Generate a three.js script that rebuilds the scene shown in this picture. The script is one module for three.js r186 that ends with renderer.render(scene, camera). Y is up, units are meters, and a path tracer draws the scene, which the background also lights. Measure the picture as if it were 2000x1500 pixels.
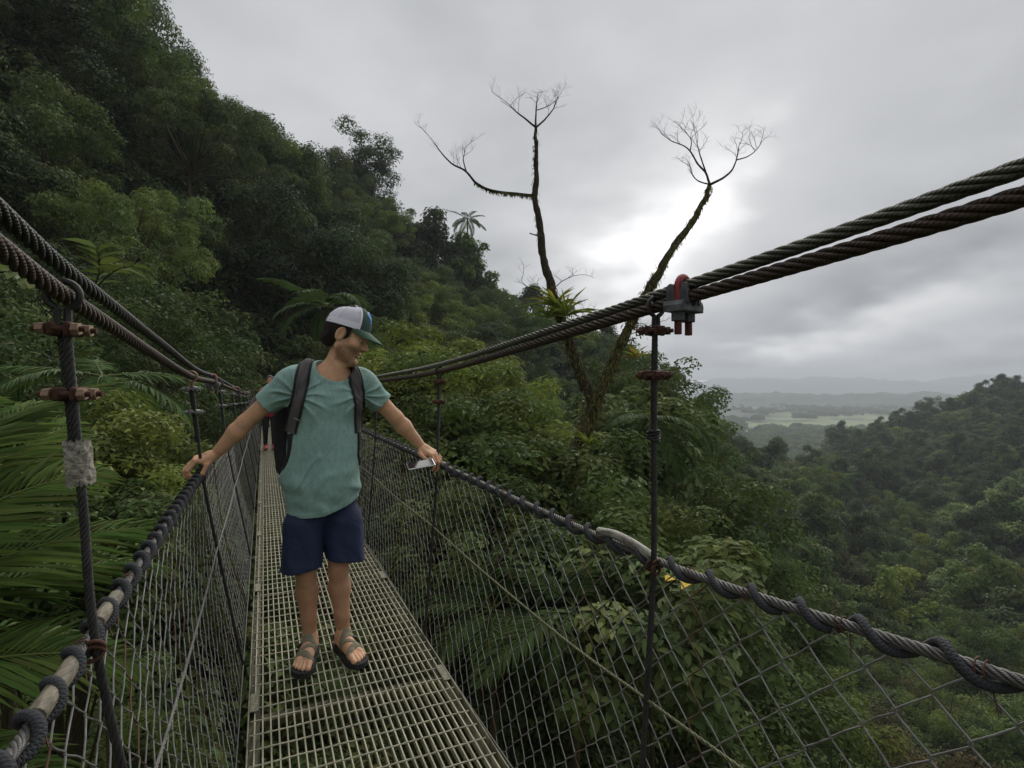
import * as THREE from 'three';
import { mergeGeometries } from 'three/addons/utils/BufferGeometryUtils.js';
import { RoundedBoxGeometry } from 'three/addons/geometries/RoundedBoxGeometry.js';
import { createNoise3D } from 'simplex-noise';

// ---------------------------------------------------------------- random and noise
function rng(seed) { let s = seed | 0; return () => { s = (s + 0x6d2b79f5) | 0; let t = Math.imul(s ^ (s >>> 15), 1 | s); t = (t + Math.imul(t ^ (t >>> 7), 61 | t)) ^ t; return ((t ^ (t >>> 14)) >>> 0) / 4294967296; }; }
const noise3 = createNoise3D(rng(11));
function fbm(x, y, z, oct = 4) { let a = 0.5, s = 0; for (let i = 0; i < oct; i++) { s += a * noise3(x, y, z); x *= 2.03; y *= 2.03; z *= 2.03; a *= 0.5; } return s; }
const clamp = (x, a, b) => Math.min(b, Math.max(a, x)), lerp = (a, b, t) => a + (b - a) * t;
const sstep = (x, a, b) => { const t = clamp((x - a) / (b - a), 0, 1); return t * t * (3 - 2 * t); };
const V = (x, y, z) => new THREE.Vector3(x, y, z);

// ---------------------------------------------------------------- camera
const scene = new THREE.Scene();
const PHI = 24.38 * Math.PI / 180, CP = Math.cos(PHI), SP = Math.sin(PHI), EYE = 1.42, F = 1070;
const camera = new THREE.PerspectiveCamera(70.0, 4 / 3, 0.05, 12000);
camera.position.set(0, EYE, 0);
camera.rotation.y = -PHI;
scene.add(camera);
// a point of the place, surveyed from the viewpoint: column, row and distance along the view axis
const at = (px, py, d) => { const r = (px - 1000) / F * d, u = (750 - py) / F * d; return V(r * CP + d * SP, EYE + u, r * SP - d * CP); };

// ---------------------------------------------------------------- sky and sun
{
  const W = 2048, H = 1024, data = new Float32Array(W * H * 4);
  const g = (a, e, a0, e0, sa, se, rot = 0) => { const c = Math.cos(rot), s = Math.sin(rot), x = a - a0, y = e - e0, u = (x * c + y * s) / sa, v = (-x * s + y * c) / se; return Math.exp(-(u * u + v * v)); };
  for (let j = 0; j < H; j++) {
    const el = ((j + 0.5) / H - 0.5) * Math.PI, y = Math.sin(el), e = el * 180 / Math.PI;
    for (let i = 0; i < W; i++) {
      const az = ((i + 0.5) / W - 0.5) * 2 * Math.PI, x = Math.cos(az) * Math.cos(el), z = Math.sin(az) * Math.cos(el);
      const fwd = x * SP - z * CP, rgt = x * CP + z * SP;
      const a = Math.atan2(rgt, fwd) * 180 / Math.PI;
      const k = 1 / (Math.max(y, 0) + 0.22), cx = x * k, cz = z * k;
      const n1 = fbm(cx * 0.8 + 3.1, cz * 0.8, 0.3, 4), n2 = fbm(cx * 1.7 + 7, cz * 1.7, 2.2, 5), n3 = fbm(x * 5, y * 9, z * 5, 4);
      let L = (0.268 + 0.042 * n1 + 0.034 * n2 + 0.018 * n3) * (0.95 + 0.14 * Math.max(0, y));
      const low = sstep(e, 22, 4);
      L *= 1 - 0.06 * low + 0.16 * low * n2 + 0.14 * low * n1;
      const wa = a + 5 * n3 + 4 * n2, we = e + 3 * n3;
      L += 0.25 * g(wa, we, 16.4, 15.2, 7.4, 3.6, 0.85) + 0.12 * g(wa, we, 15, 14, 16, 10, 0.75);
      L += 0.20 * g(wa, we, 27.6, 3.2, 4.6, 1.5, 0.22) + 0.13 * g(wa, we, 37, 6.6, 5.0, 2.0, 0.35);
      L -= 0.065 * g(wa, we, 31, 8.4, 9, 2.4, 0.3) + 0.03 * g(wa, we, 36, 4.0, 8, 1.4, 0.2);
      L = Math.max(L, 0.14);
      const o = (j * W + i) * 4, cool = sstep(L, 0.45, 0.18);
      data[o] = L * (1 - 0.03 * cool); data[o + 1] = L * (1.0 - 0.003 * cool); data[o + 2] = L * (1.012 + 0.035 * cool); data[o + 3] = 1;
    }
  }
  const sky = new THREE.DataTexture(data, W, H, THREE.RGBAFormat, THREE.FloatType);
  sky.mapping = THREE.EquirectangularReflectionMapping; sky.magFilter = THREE.LinearFilter; sky.minFilter = THREE.LinearFilter; sky.needsUpdate = true;
  scene.background = sky; scene.environment = sky;
}
const sun = new THREE.DirectionalLight(new THREE.Color().setRGB(1, 0.965, 0.91), 1.5);
{
  const a = 17 * Math.PI / 180, e = 36 * Math.PI / 180, f = Math.cos(a) * Math.cos(e), r = Math.sin(a) * Math.cos(e);
  sun.position.set((r * CP + f * SP) * 120, Math.sin(e) * 120, (r * SP - f * CP) * 120);
  sun.castShadow = true; sun.shadow.radius = 130; sun.shadow.mapSize.set(2048, 2048);
  Object.assign(sun.shadow.camera, { left: -120, right: 120, top: 120, bottom: -120, near: 1, far: 500 });
  scene.add(sun, sun.target);
}
scene.fog = new THREE.FogExp2(new THREE.Color().setRGB(0.88, 0.94, 1.0), 0.0004);
const renderer = new THREE.WebGLRenderer({ antialias: true });
renderer.toneMapping = THREE.LinearToneMapping;
renderer.toneMappingExposure = 2.1;
renderer.shadowMap.enabled = true;

// ---------------------------------------------------------------- naming
const used = new Map();
function numbered(name) { const n = used.get(name) ?? 0; used.set(name, n + 1); return n ? name + '_' + String(n).padStart(3, '0') : name; }
function tag(o, label, category, group, kind) { if (label) o.userData.label = label; if (category) o.userData.category = category; if (group) o.userData.group = group; if (kind) o.userData.kind = kind; return o; }
function thing(name, label, category, group) { const o = new THREE.Group(); o.name = numbered(name); scene.add(o); return tag(o, label, category, group); }
function part(name, geometry, material, parent) { const m = new THREE.Mesh(geometry, material); m.name = parent === scene ? numbered(name) : name; m.castShadow = m.receiveShadow = true; parent.add(m); return m; }

// ---------------------------------------------------------------- materials
const col = (r, g, b) => new THREE.Color().setRGB(r, g, b);
function std(c, roughness = 0.9, more = {}) { return new THREE.MeshStandardMaterial({ color: col(...c), roughness, metalness: 0, ...more }); }
function phys(c, roughness = 0.9, more = {}) { return new THREE.MeshPhysicalMaterial({ color: col(...c), roughness, metalness: 0, ...more }); }
function tex(n, fn, srgb = false) {
  const d = new Uint8Array(n * n * 4);
  for (let y = 0; y < n; y++) for (let x = 0; x < n; x++) { const v = fn(x / n, y / n), o = (y * n + x) * 4; for (let c = 0; c < 3; c++) d[o + c] = clamp(Math.round((Array.isArray(v) ? v[c] : v) * 255), 0, 255); d[o + 3] = 255; }
  const t = new THREE.DataTexture(d, n, n); t.wrapS = t.wrapT = THREE.RepeatWrapping; t.magFilter = THREE.LinearFilter; t.minFilter = THREE.LinearFilter; t.needsUpdate = true;
  if (srgb) t.colorSpace = THREE.SRGBColorSpace;
  return t;
}
// noise that repeats over the unit square
const tile = (u, v, f, oct = 4, k = 0) => { const a = u * 2 * Math.PI, b = v * 2 * Math.PI, R = f / (2 * Math.PI); let s = 0, w = 0.5, q = R; for (let i = 0; i < oct; i++) { s += w * noise3(Math.cos(a) * q + 10 * k, Math.sin(a) * q + Math.cos(b) * q * 1.3, Math.sin(b) * q * 1.3 + k); q *= 2; w *= 0.5; } return s; };
const rep = (t, x, y) => { const c = t.clone(); c.repeat.set(x, y); c.needsUpdate = true; return c; };

const grimeTex = tex(256, (u, v) => { const n = tile(u, v, 5, 5, 1), m = tile(u, v, 14, 4, 2); return 0.72 + 0.34 * n + 0.2 * m; }, true);
const rustTex = tex(256, (u, v) => { const n = tile(u, v, 6, 5, 3), m = tile(u, v, 22, 3, 4); const t = clamp(0.5 + 0.9 * n + 0.5 * m, 0, 1); return [lerp(0.75, 1.05, t), lerp(0.62, 0.98, t), lerp(0.52, 0.95, t)]; }, true);
const wireTex = tex(128, (u, v) => { const p = ((u * 3 + v * 2) % 1); return 0.5 + 0.5 * Math.cos(p * 2 * Math.PI); });
const braidTex = tex(128, (u, v) => { const p = Math.abs(((u * 4 + v * 4) % 1) - 0.5) * 2, q = Math.abs(((u * 4 - v * 4 + 8) % 1) - 0.5) * 2; return Math.max(p, q); });
const weaveTex = tex(128, (u, v) => 0.5 + 0.25 * Math.sin(u * 2 * Math.PI * 24) * Math.sin(v * 2 * Math.PI * 24) + 0.25 * tile(u, v, 20, 3, 5));
const heatherTex = tex(512, (u, v) => { const n = tile(u, v * 1, 60, 3, 6), m = tile(u, v, 7, 4, 7); const t = 0.86 + 0.16 * n + 0.07 * m; return [t * 0.98, t, t]; }, true);
const meshTex = tex(128, (u, v) => { const a = Math.sin(u * 2 * Math.PI * 16), b = Math.sin(v * 2 * Math.PI * 16); return a * b > 0.1 ? 0.25 : 1; });
const barkTex = tex(256, (u, v) => { const n = tile(u, v * 0.3, 10, 5, 8), m = tile(u, v, 5, 4, 9); const moss = sstep(m, 0.0, 0.28); return [lerp(0.72 + 0.5 * n, 0.62, moss), lerp(0.66 + 0.45 * n, 0.72, moss), lerp(0.58 + 0.4 * n, 0.36, moss)]; }, true);
const skinTex = tex(256, (u, v) => { const n = tile(u, v, 5, 4, 12), m = tile(u, v, 40, 2, 13); return [0.95 + 0.06 * n + 0.04 * m, 0.92 + 0.09 * n + 0.05 * m, 0.90 + 0.1 * n + 0.05 * m]; }, true);

const M = {
  cableUpper: std([0.19, 0.19, 0.145], 0.62, { metalness: 0.25, map: rep(grimeTex, 1, 3), bumpMap: rep(wireTex, 1, 60), bumpScale: 0.0011 }),
  cableLower: std([0.064, 0.052, 0.045], 0.66, { metalness: 0.25, map: rep(rustTex, 1, 3), bumpMap: rep(wireTex, 1, 60), bumpScale: 0.0011 }),
  cableDark: std([0.045, 0.045, 0.040], 0.6, { metalness: 0.25, map: rep(grimeTex, 1, 3), bumpMap: rep(wireTex, 1, 60), bumpScale: 0.0011 }),
  railCable: std([0.19, 0.18, 0.17], 0.55, { metalness: 0.3, map: rep(grimeTex, 1, 6), bumpMap: rep(wireTex, 1, 150), bumpScale: 0.0004 }),
  stay: std([0.20, 0.205, 0.085], 0.6, { metalness: 0.2, map: rep(grimeTex, 1, 5) }),
  stayGrey: std([0.25, 0.24, 0.22], 0.6, { metalness: 0.3, map: rep(grimeTex, 1, 5) }),
  rope: std([0.028, 0.030, 0.033], 0.92, { bumpMap: rep(braidTex, 1, 40), bumpScale: 0.0016 }),
  suspender: std([0.06, 0.058, 0.056], 0.6, { metalness: 0.3, map: rep(grimeTex, 1, 4) }),
  rust: std([0.115, 0.062, 0.045], 0.8, { metalness: 0.2, map: rep(rustTex, 2, 2), bumpMap: rep(grimeTex, 6, 6), bumpScale: 0.0012 }),
  rustLight: std([0.30, 0.255, 0.20], 0.6, { metalness: 0.3, map: rep(rustTex, 2, 2) }),
  zinc: std([0.36, 0.36, 0.34], 0.5, { metalness: 0.4, map: rep(grimeTex, 2, 2) }),
  saddle: std([0.21, 0.22, 0.235], 0.62, { metalness: 0.3, map: rep(grimeTex, 2, 2), bumpMap: rep(grimeTex, 8, 8), bumpScale: 0.0006 }),
  redPaint: std([0.45, 0.045, 0.05], 0.55, { map: rep(grimeTex, 2, 2) }),
  redThread: std([0.12, 0.030, 0.036], 0.6, { metalness: 0.2, map: rep(rustTex, 2, 2) }),
  hose: std([0.42, 0.40, 0.33], 0.62, { map: rep(grimeTex, 1, 2) }),
  cloth: std([0.50, 0.47, 0.38], 0.95, { map: rep(grimeTex, 1, 1), bumpMap: rep(weaveTex, 2, 2), bumpScale: 0.0006 }),
  hoseStained: std([0.27, 0.235, 0.165], 0.75, { map: rep(grimeTex, 1, 3) }),
  tape: std([0.012, 0.012, 0.013], 0.6),
  wire: std([0.36, 0.355, 0.335], 0.5, { metalness: 0.2, map: rep(grimeTex, 1, 3) }),
  wireRust: std([0.13, 0.085, 0.068], 0.75, { metalness: 0.25, map: rep(rustTex, 1, 3) }),
  grating: std([0.62, 0.585, 0.40], 0.6, { metalness: 0.05, map: rep(grimeTex, 1, 1) }),
  frame: std([0.36, 0.345, 0.225], 0.75, { metalness: 0.1, map: rep(grimeTex, 1, 1) }),
  beam: std([0.26, 0.24, 0.155], 0.8, { map: rep(grimeTex, 1, 1) }),
  skin: phys([1, 1, 1], 0.58, { vertexColors: true, map: skinTex, specularIntensity: 0.5 }),
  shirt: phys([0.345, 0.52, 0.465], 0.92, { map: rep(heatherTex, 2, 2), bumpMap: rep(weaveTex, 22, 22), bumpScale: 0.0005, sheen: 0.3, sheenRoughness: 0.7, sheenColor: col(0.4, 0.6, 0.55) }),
  shorts: phys([0.010, 0.019, 0.060], 0.8, { bumpMap: rep(weaveTex, 18, 18), bumpScale: 0.0003, sheen: 0.25, sheenRoughness: 0.6, sheenColor: col(0.1, 0.16, 0.4) }),
  hair: std([0.030, 0.018, 0.012], 0.62, { bumpMap: rep(wireTex, 30, 2), bumpScale: 0.004 }),
  capWhite: std([0.72, 0.71, 0.79], 0.85, { bumpMap: rep(meshTex, 5, 5), bumpScale: 0.001 }),
  capBand: std([0.76, 0.75, 0.82], 0.85, { bumpMap: rep(weaveTex, 6, 2), bumpScale: 0.0004 }),
  capGreen: std([0.028, 0.070, 0.052], 0.85, { bumpMap: rep(weaveTex, 6, 6), bumpScale: 0.0005 }),
  capBrim: std([0.055, 0.115, 0.080], 0.85, { bumpMap: rep(weaveTex, 6, 6), bumpScale: 0.0005 }),
  logo: std([0.02, 0.17, 0.62], 0.7), logoPale: std([0.45, 0.55, 0.72], 0.7),
  packBlack: std([0.012, 0.012, 0.013], 0.85, { bumpMap: rep(weaveTex, 14, 14), bumpScale: 0.0006 }),
  packGrey: std([0.085, 0.078, 0.076], 0.9, { bumpMap: rep(weaveTex, 10, 10), bumpScale: 0.0006 }),
  sole: std([0.012, 0.012, 0.013], 0.85, { bumpMap: rep(grimeTex, 10, 10), bumpScale: 0.0006 }),
  strap: std([0.20, 0.178, 0.118], 0.9, { bumpMap: rep(weaveTex, 4, 4), bumpScale: 0.0006 }),
  buckle: std([0.03, 0.03, 0.03], 0.4),
  phone: std([0.02, 0.02, 0.022], 0.12), phoneEdge: std([0.62, 0.62, 0.63], 0.22, { metalness: 0.9 }),
  redTop: std([0.40, 0.03, 0.05], 0.9), leggings: std([0.012, 0.012, 0.016], 0.85), shoe: std([0.40, 0.09, 0.10], 0.8),
  eyeWhite: std([0.6, 0.58, 0.55], 0.3), iris: std([0.03, 0.02, 0.015], 0.2), lip: std([0.36, 0.15, 0.12], 0.5), brow: std([0.02, 0.013, 0.01], 0.8),
  bark: std([0.15, 0.125, 0.085], 0.95, { map: rep(barkTex, 2, 6), bumpMap: rep(barkTex, 2, 6), bumpScale: 0.02 }),
  deadBark: std([0.095, 0.08, 0.062], 0.95, { map: rep(barkTex, 1, 5), bumpMap: rep(barkTex, 1, 5), bumpScale: 0.02 }),
};
const leafMat = (r, g, b, t = 0.3) => t > 0 ? phys([r, g, b], 0.96, { vertexColors: true, transmission: t, thickness: 0, specularIntensity: 0.32, side: THREE.DoubleSide }) : phys([r, g, b], 0.58, { vertexColors: true, specularIntensity: 0.5, side: THREE.DoubleSide });


// ---------------------------------------------------------------- the lie of the land: heights by bearing (degrees from the view axis) and distance
const RANGES = [0, 8, 15, 25, 40, 60, 80, 110, 150, 200, 260, 320, 420, 620, 900];
const LAND = [
  [-180, -9, -9, -9, -6, 0, 6, 10, 14, 18, 20, 20, 20, 10, -30, -70],
  [-110, -9, -9, -8, -5, 4, 14, 22, 30, 36, 40, 40, 30, 10, -30, -70],
  [-60, -9, -8, -6, 2, 18, 36, 46, 54, 60, 60, 50, 40, 10, -40, -70],
  [-43, -9, -9, -7, 0, 16, 33, 44, 52, 58, 54, 44, 30, 0, -50, -70],
  [-33, -10, -12, -9, -3, 9, 23, 27, 28, 28, 28, 20, 8, -20, -60, -70],
  [-25, -10, -13, -12, -6, 3, 14.5, 19.5, 20, 19, 18, 8, -10, -40, -66, -70],
  [-15.7, -10, -15, -15, -10, -1, 11, 19.5, 18, 14, 10, -10, -30, -56, -70, -70],
  [-5.3, -10, -16, -17, -14, -8, 1, 7, 11.5, 7, 2, -22, -44, -62, -70, -70],
  [0, -10, -16, -18, -16, -12, -6, -2, 4, -1, -6, -30, -52, -66, -70, -70],
  [10.6, -10, -17, -19, -20, -18, -15, -10, -5, -4, -16, -42, -60, -69, -70, -70],
  [18, -10, -17, -20, -22, -23, -22, -21, -20, -19, -31, -52, -66, -70, -70, -70],
  [25, -10, -17, -21, -25, -27, -28, -29, -29, -31, -36, -52, -64, -70, -70, -70],
  [33, -10, -17, -21, -26, -31, -34, -36, -38, -39, -37, -33, -31, -60, -70, -70],
  [43, -10, -17, -21, -26, -31, -33, -35, -36, -35, -30, -20, -10, -42, -70, -70],
  [60, -10, -16, -19, -23, -27, -28, -28, -26, -20, -10, -2, 4, -20, -60, -70],
  [110, -9, -10, -10, -8, -2, 4, 8, 12, 16, 20, 22, 20, 10, -30, -70],
  [180, -9, -9, -9, -6, 0, 6, 10, 14, 18, 20, 20, 20, 10, -30, -70],
];
function land(x, z) {
  const fwd = x * SP - z * CP, rgt = x * CP + z * SP, r = Math.hypot(x, z), a = Math.atan2(rgt, fwd) * 180 / Math.PI;
  let i = 0; while (i < LAND.length - 2 && a > LAND[i + 1][0]) i++;
  const ta = sstep(a, LAND[i][0], LAND[i + 1][0]);
  let k = 0; while (k < RANGES.length - 2 && r > RANGES[k + 1]) k++;
  const tr = clamp((r - RANGES[k]) / (RANGES[k + 1] - RANGES[k]), 0, 1), h = (row) => lerp(row[k + 1], row[k + 2], tr);
  const near = sstep(r, 4, 40);
  return lerp(h(LAND[i]), h(LAND[i + 1]), ta) + near * (1.6 * fbm(x * 0.03, z * 0.03, 5, 3) + 0.7 * fbm(x * 0.15, z * 0.15, 9, 2));
}
{
  const rs = []; for (let r = 0.5; r < 900; r *= 1.055) rs.push(r); rs.push(900);
  const nA = 300, pos = [], colr = [], idx = [], uv = [];
  const vert = (x, y, z) => { pos.push(x, y, z); uv.push(x, z); const n = fbm(x * 0.2, z * 0.2, 3, 4), m = fbm(x * 0.02, z * 0.02, 7, 3); const t = clamp(0.5 + n, 0, 1), s = clamp(0.5 + m, 0, 1); colr.push(lerp(0.022, 0.045, t) + 0.012 * s, lerp(0.032, 0.055, t), lerp(0.014, 0.024, t)); };
  vert(0, land(0, 0), 0);
  for (const r of rs) for (let i = 0; i < nA; i++) { const t = i / nA * 2 * Math.PI; vert(r * Math.sin(t), land(r * Math.sin(t), -r * Math.cos(t)), -r * Math.cos(t)); }
  for (let i = 0; i < nA; i++) idx.push(0, 1 + (i + 1) % nA, 1 + i);
  for (let k = 0; k < rs.length - 1; k++) for (let i = 0; i < nA; i++) { const a = 1 + k * nA + i, b = 1 + k * nA + (i + 1) % nA, c = a + nA, d = b + nA; idx.push(a, b, d, a, d, c); }
  const g = new THREE.BufferGeometry(); g.setAttribute('position', new THREE.Float32BufferAttribute(pos, 3)); g.setAttribute('uv', new THREE.Float32BufferAttribute(uv, 2)); g.setAttribute('color', new THREE.Float32BufferAttribute(colr, 3)); g.setIndex(idx); g.computeVertexNormals();
  tag(part('terrain', g, std([1, 1, 1], 1, { vertexColors: true }), scene), 'steep forested valley sides falling away below the bridge', null, null, 'structure');
}
// the plain beyond the valley: pastures and woods, out to the horizon
{
  const pos = [], colr = [], idx = [], nA = 260, rs = []; for (let r = 860; r < 9000; r *= 1.035) rs.push(r);
  const field = (x, z) => { const gx = x * 0.0042 + 0.6 * fbm(x * 0.002, z * 0.002, 1, 2), gz = z * 0.0042 + 0.6 * fbm(x * 0.002, z * 0.002, 4, 2); const c = noise3(Math.floor(gx * 2.2) * 3.7, Math.floor(gz * 2.2) * 5.1, 0.5); return sstep(c + 0.6 * fbm(x * 0.0009, z * 0.0009, 8, 2), 0.18, 0.3); };
  for (const r of rs) for (let i = 0; i <= nA; i++) {
    const a = (-62 + 124 * i / nA) * Math.PI / 180, f = r * Math.cos(a), q = r * Math.sin(a), x = q * CP + f * SP, z = q * SP - f * CP;
    const y = -70.5 + 3 * fbm(x * 0.002, z * 0.002, 2, 3); pos.push(x, y, z);
    const k = field(x, z), n = clamp(0.5 + 0.8 * fbm(x * 0.01, z * 0.01, 6, 3), 0, 1);
    colr.push(lerp(lerp(0.03, 0.055, n), lerp(0.13, 0.18, n), k), lerp(lerp(0.05, 0.075, n), lerp(0.17, 0.22, n), k), lerp(lerp(0.025, 0.035, n), lerp(0.06, 0.085, n), k));
  }
  for (let k = 0; k < rs.length - 1; k++) for (let i = 0; i < nA; i++) { const a = k * (nA + 1) + i, c = a + nA + 1; idx.push(a, a + 1, c + 1, a, c + 1, c); }
  const g = new THREE.BufferGeometry(); g.setAttribute('position', new THREE.Float32BufferAttribute(pos, 3)); g.setAttribute('color', new THREE.Float32BufferAttribute(colr, 3)); g.setIndex(idx); g.computeVertexNormals();
  tag(part('plain', g, std([1, 1, 1], 1, { vertexColors: true }), scene), 'hazy green plain with pale pastures beyond the valley', null, null, 'structure');
}
function hillRange(name, label, r0, depth, base, height, seed, a0, a1, c) {
  const nA = 240, nD = 26, pos = [], idx = [], colr = [];
  for (let k = 0; k <= nD; k++) for (let i = 0; i <= nA; i++) {
    const a = lerp(a0, a1, i / nA) * Math.PI / 180, t = k / nD, r = r0 + depth * t, f = r * Math.cos(a), q = r * Math.sin(a), x = q * CP + f * SP, z = q * SP - f * CP;
    const ends = sstep(i / nA, 0, 0.12) * sstep(i / nA, 1, 0.88);
    const ridge = Math.sin(Math.PI * t) * (height(i / nA, a * 180 / Math.PI) * (0.75 + 0.5 * fbm(x * 0.0016, z * 0.0016, seed, 4)) + 14 * fbm(x * 0.012, z * 0.012, seed + 3, 3));
    pos.push(x, base + ridge * ends, z); const n = clamp(0.5 + 0.8 * fbm(x * 0.008, z * 0.008, seed, 3), 0, 1); colr.push(c[0] * (0.7 + 0.6 * n), c[1] * (0.7 + 0.6 * n), c[2] * (0.7 + 0.6 * n));
  }
  for (let k = 0; k < nD; k++) for (let i = 0; i < nA; i++) { const a = k * (nA + 1) + i, d = a + nA + 1; idx.push(a, a + 1, d + 1, a, d + 1, d); }
  const g = new THREE.BufferGeometry(); g.setAttribute('position', new THREE.Float32BufferAttribute(pos, 3)); g.setAttribute('color', new THREE.Float32BufferAttribute(colr, 3)); g.setIndex(idx); g.computeVertexNormals();
  return tag(part(name, g, std([1, 1, 1], 1, { vertexColors: true }), scene), label, null, null, 'structure');
}
hillRange('hills', 'low wooded hills across the far plain', 1850, 700, -74, (t, a) => 40 + 16 * sstep(a, 24, 38), 21, 8, 58, [0.035, 0.05, 0.032]);
hillRange('mountains', 'faint blue mountains under the cloud on the horizon', 4300, 2200, -80, (t, a) => 150, 33, 2, 64, [0.04, 0.05, 0.045]);

// ---------------------------------------------------------------- the bridge
// runs along -z; rails at x = -0.295 and 0.93, deck top at y = 0
const XL = -0.295, XM = -0.328, XR = 0.93, DX0 = -0.058, DX1 = 0.822, ENDZ = -33, FIRST = -1.18, STEP = 1.92;
function curve(pts) { const c = new THREE.CatmullRomCurve3(pts.map((p) => V(...p)), false, 'centripetal'); return c; }
const byZ = (table) => (z) => { let i = 0; while (i < table.length - 2 && z < table[i + 1][0]) i++; const p0 = table[Math.max(0, i - 1)], p1 = table[i], p2 = table[i + 1], p3 = table[Math.min(table.length - 1, i + 2)], t = clamp((z - p1[0]) / (p2[0] - p1[0]), 0, 1); const m1 = (p2[1] - p0[1]) / (p2[0] - p0[0]) * (p2[0] - p1[0]), m2 = (p3[1] - p1[1]) / (p3[0] - p1[0]) * (p2[0] - p1[0]); return (2 * t ** 3 - 3 * t * t + 1) * p1[1] + (t ** 3 - 2 * t * t + t) * m1 + (-2 * t ** 3 + 3 * t * t) * p2[1] + (t ** 3 - t * t) * m2; };
const mainR = byZ([[2.2, 1.90], [0.6, 1.755], [-0.39, 1.672], [-1.15, 1.62], [-3.07, 1.4945], [-5.04, 1.443], [-8, 1.36], [-12.9, 1.24], [-18, 1.21], [-25, 1.25], [ENDZ, 1.5]]);
const mainL = byZ([[2.2, 1.83], [0.2, 1.705], [-0.876, 1.615], [-1.23, 1.58], [-3.14, 1.458], [-4.46, 1.435], [-8, 1.34], [-12.9, 1.215], [-18, 1.19], [-25, 1.23], [ENDZ, 1.5]]);
const railYR = byZ([[2, 1.2], [0.6, 1.10], [-0.38, 1.02], [-1.15, 0.962], [-3.07, 0.96], [-5, 0.955], [-12, 0.94], [-20, 0.93], [ENDZ, 0.95]]);
const railYL = byZ([[2, 1.12], [0.2, 1.0], [-0.9, 0.945], [-1.23, 0.95], [-3.14, 0.96], [-5, 0.955], [-12, 0.94], [-20, 0.93], [ENDZ, 0.95]]);

// a tube round a list of points, with uv (round, metres along)
function tube(pts, radius, radial = 8, caps = true) {
  const n = pts.length, pos = [], nor = [], uv = [], idx = [], T = [], N = V(0, 0, 0);
  for (let i = 0; i < n; i++) T.push(pts[Math.min(n - 1, i + 1)].clone().sub(pts[Math.max(0, i - 1)]).normalize());
  N.set(Math.abs(T[0].y) > 0.9 ? 1 : 0, Math.abs(T[0].y) > 0.9 ? 0 : 1, 0); let s = 0; const B = V(0, 0, 0), d = V(0, 0, 0);
  for (let i = 0; i < n; i++) {
    N.addScaledVector(T[i], -N.dot(T[i])).normalize(); B.crossVectors(T[i], N); if (i) s += pts[i].distanceTo(pts[i - 1]);
    const r = typeof radius === 'function' ? radius(i / (n - 1), i) : radius;
    for (let k = 0; k <= radial; k++) { const a = k / radial * 2 * Math.PI; d.set(0, 0, 0).addScaledVector(N, Math.cos(a)).addScaledVector(B, Math.sin(a)); pos.push(pts[i].x + d.x * r, pts[i].y + d.y * r, pts[i].z + d.z * r); nor.push(d.x, d.y, d.z); uv.push(k / radial, s); }
  }
  const w = radial + 1;
  for (let i = 0; i < n - 1; i++) for (let k = 0; k < radial; k++) { const a = i * w + k, b = a + w; idx.push(a, a + 1, b + 1, a, b + 1, b); }
  if (caps) for (const e of [0, n - 1]) { const c = pos.length / 3, t = T[e], sgn = e ? 1 : -1; pos.push(pts[e].x, pts[e].y, pts[e].z); nor.push(t.x * sgn, t.y * sgn, t.z * sgn); uv.push(0.5, 0); for (let k = 0; k < radial; k++) e ? idx.push(c, e * w + k, e * w + k + 1) : idx.push(c, k + 1, k); }
  const g = new THREE.BufferGeometry(); g.setAttribute('position', new THREE.Float32BufferAttribute(pos, 3)); g.setAttribute('normal', new THREE.Float32BufferAttribute(nor, 3)); g.setAttribute('uv', new THREE.Float32BufferAttribute(uv, 2)); g.setIndex(idx); return g;
}
// a strand of a wire rope that runs along the bridge
function strand(px, py, R, count, k, lay, zs, radial, hand) {
  const pts = [], rs = R / 3 * 1.06, rc = R - rs;
  for (const z of zs) { const a = hand * z / lay * 2 * Math.PI + k / count * 2 * Math.PI; pts.push(V(px(z) + rc * Math.cos(a), py(z) + rc * Math.sin(a), z)); }
  return tube(pts, rs, radial);
}
function steps(z0, z1, near, nearTo, far) { const zs = []; let z = z0; while (z > z1) { zs.push(z); z -= z > nearTo ? near : far; } zs.push(z1); return zs; }

// main cables: a pair on each side, each of six strands
for (const [X, Y, R, dx, dy, mat, hand, label] of [
  [XR, mainR, 0.0158, 0, 0, M.cableLower, 1, 'dark rusty lower main cable sloping over the valley side rail'],
  [XR, mainR, 0.0140, 0.006, 0.0305, M.cableUpper, 1, 'olive grey upper main cable resting on the darker one, valley side'],
  [XM, mainL, 0.0158, 0, 0, M.cableLower, 1, 'rusty brown lower main cable on the hillside, holding the suspenders'],
  [XM, mainL, 0.0140, -0.006, 0.0305, M.cableDark, 1, 'black upper main cable running above the rusty one, hillside'],
]) {
  const t = thing('main_cable', label, 'cable', 'main cables of the suspension bridge');
  const gap = (z) => dy ? 0.012 * Math.abs(Math.sin((z - FIRST + 0.14) / (STEP * 3) * Math.PI)) + (z > -1.0 ? 0.012 * sstep(z, -1.0, 0.4) : 0) + (X < 0 ? 0.024 * sstep(z, -4.2, -2.2) : 0) : 0;
  for (let k = 0; k < 6; k++) part('strand', strand((z) => X + dx, (z) => Y(z) + dy + gap(z), R, 6, k, 0.20, steps(1.4, ENDZ, 0.009, -6.5, 0.035), 7, hand), mat, t);
}
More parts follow.
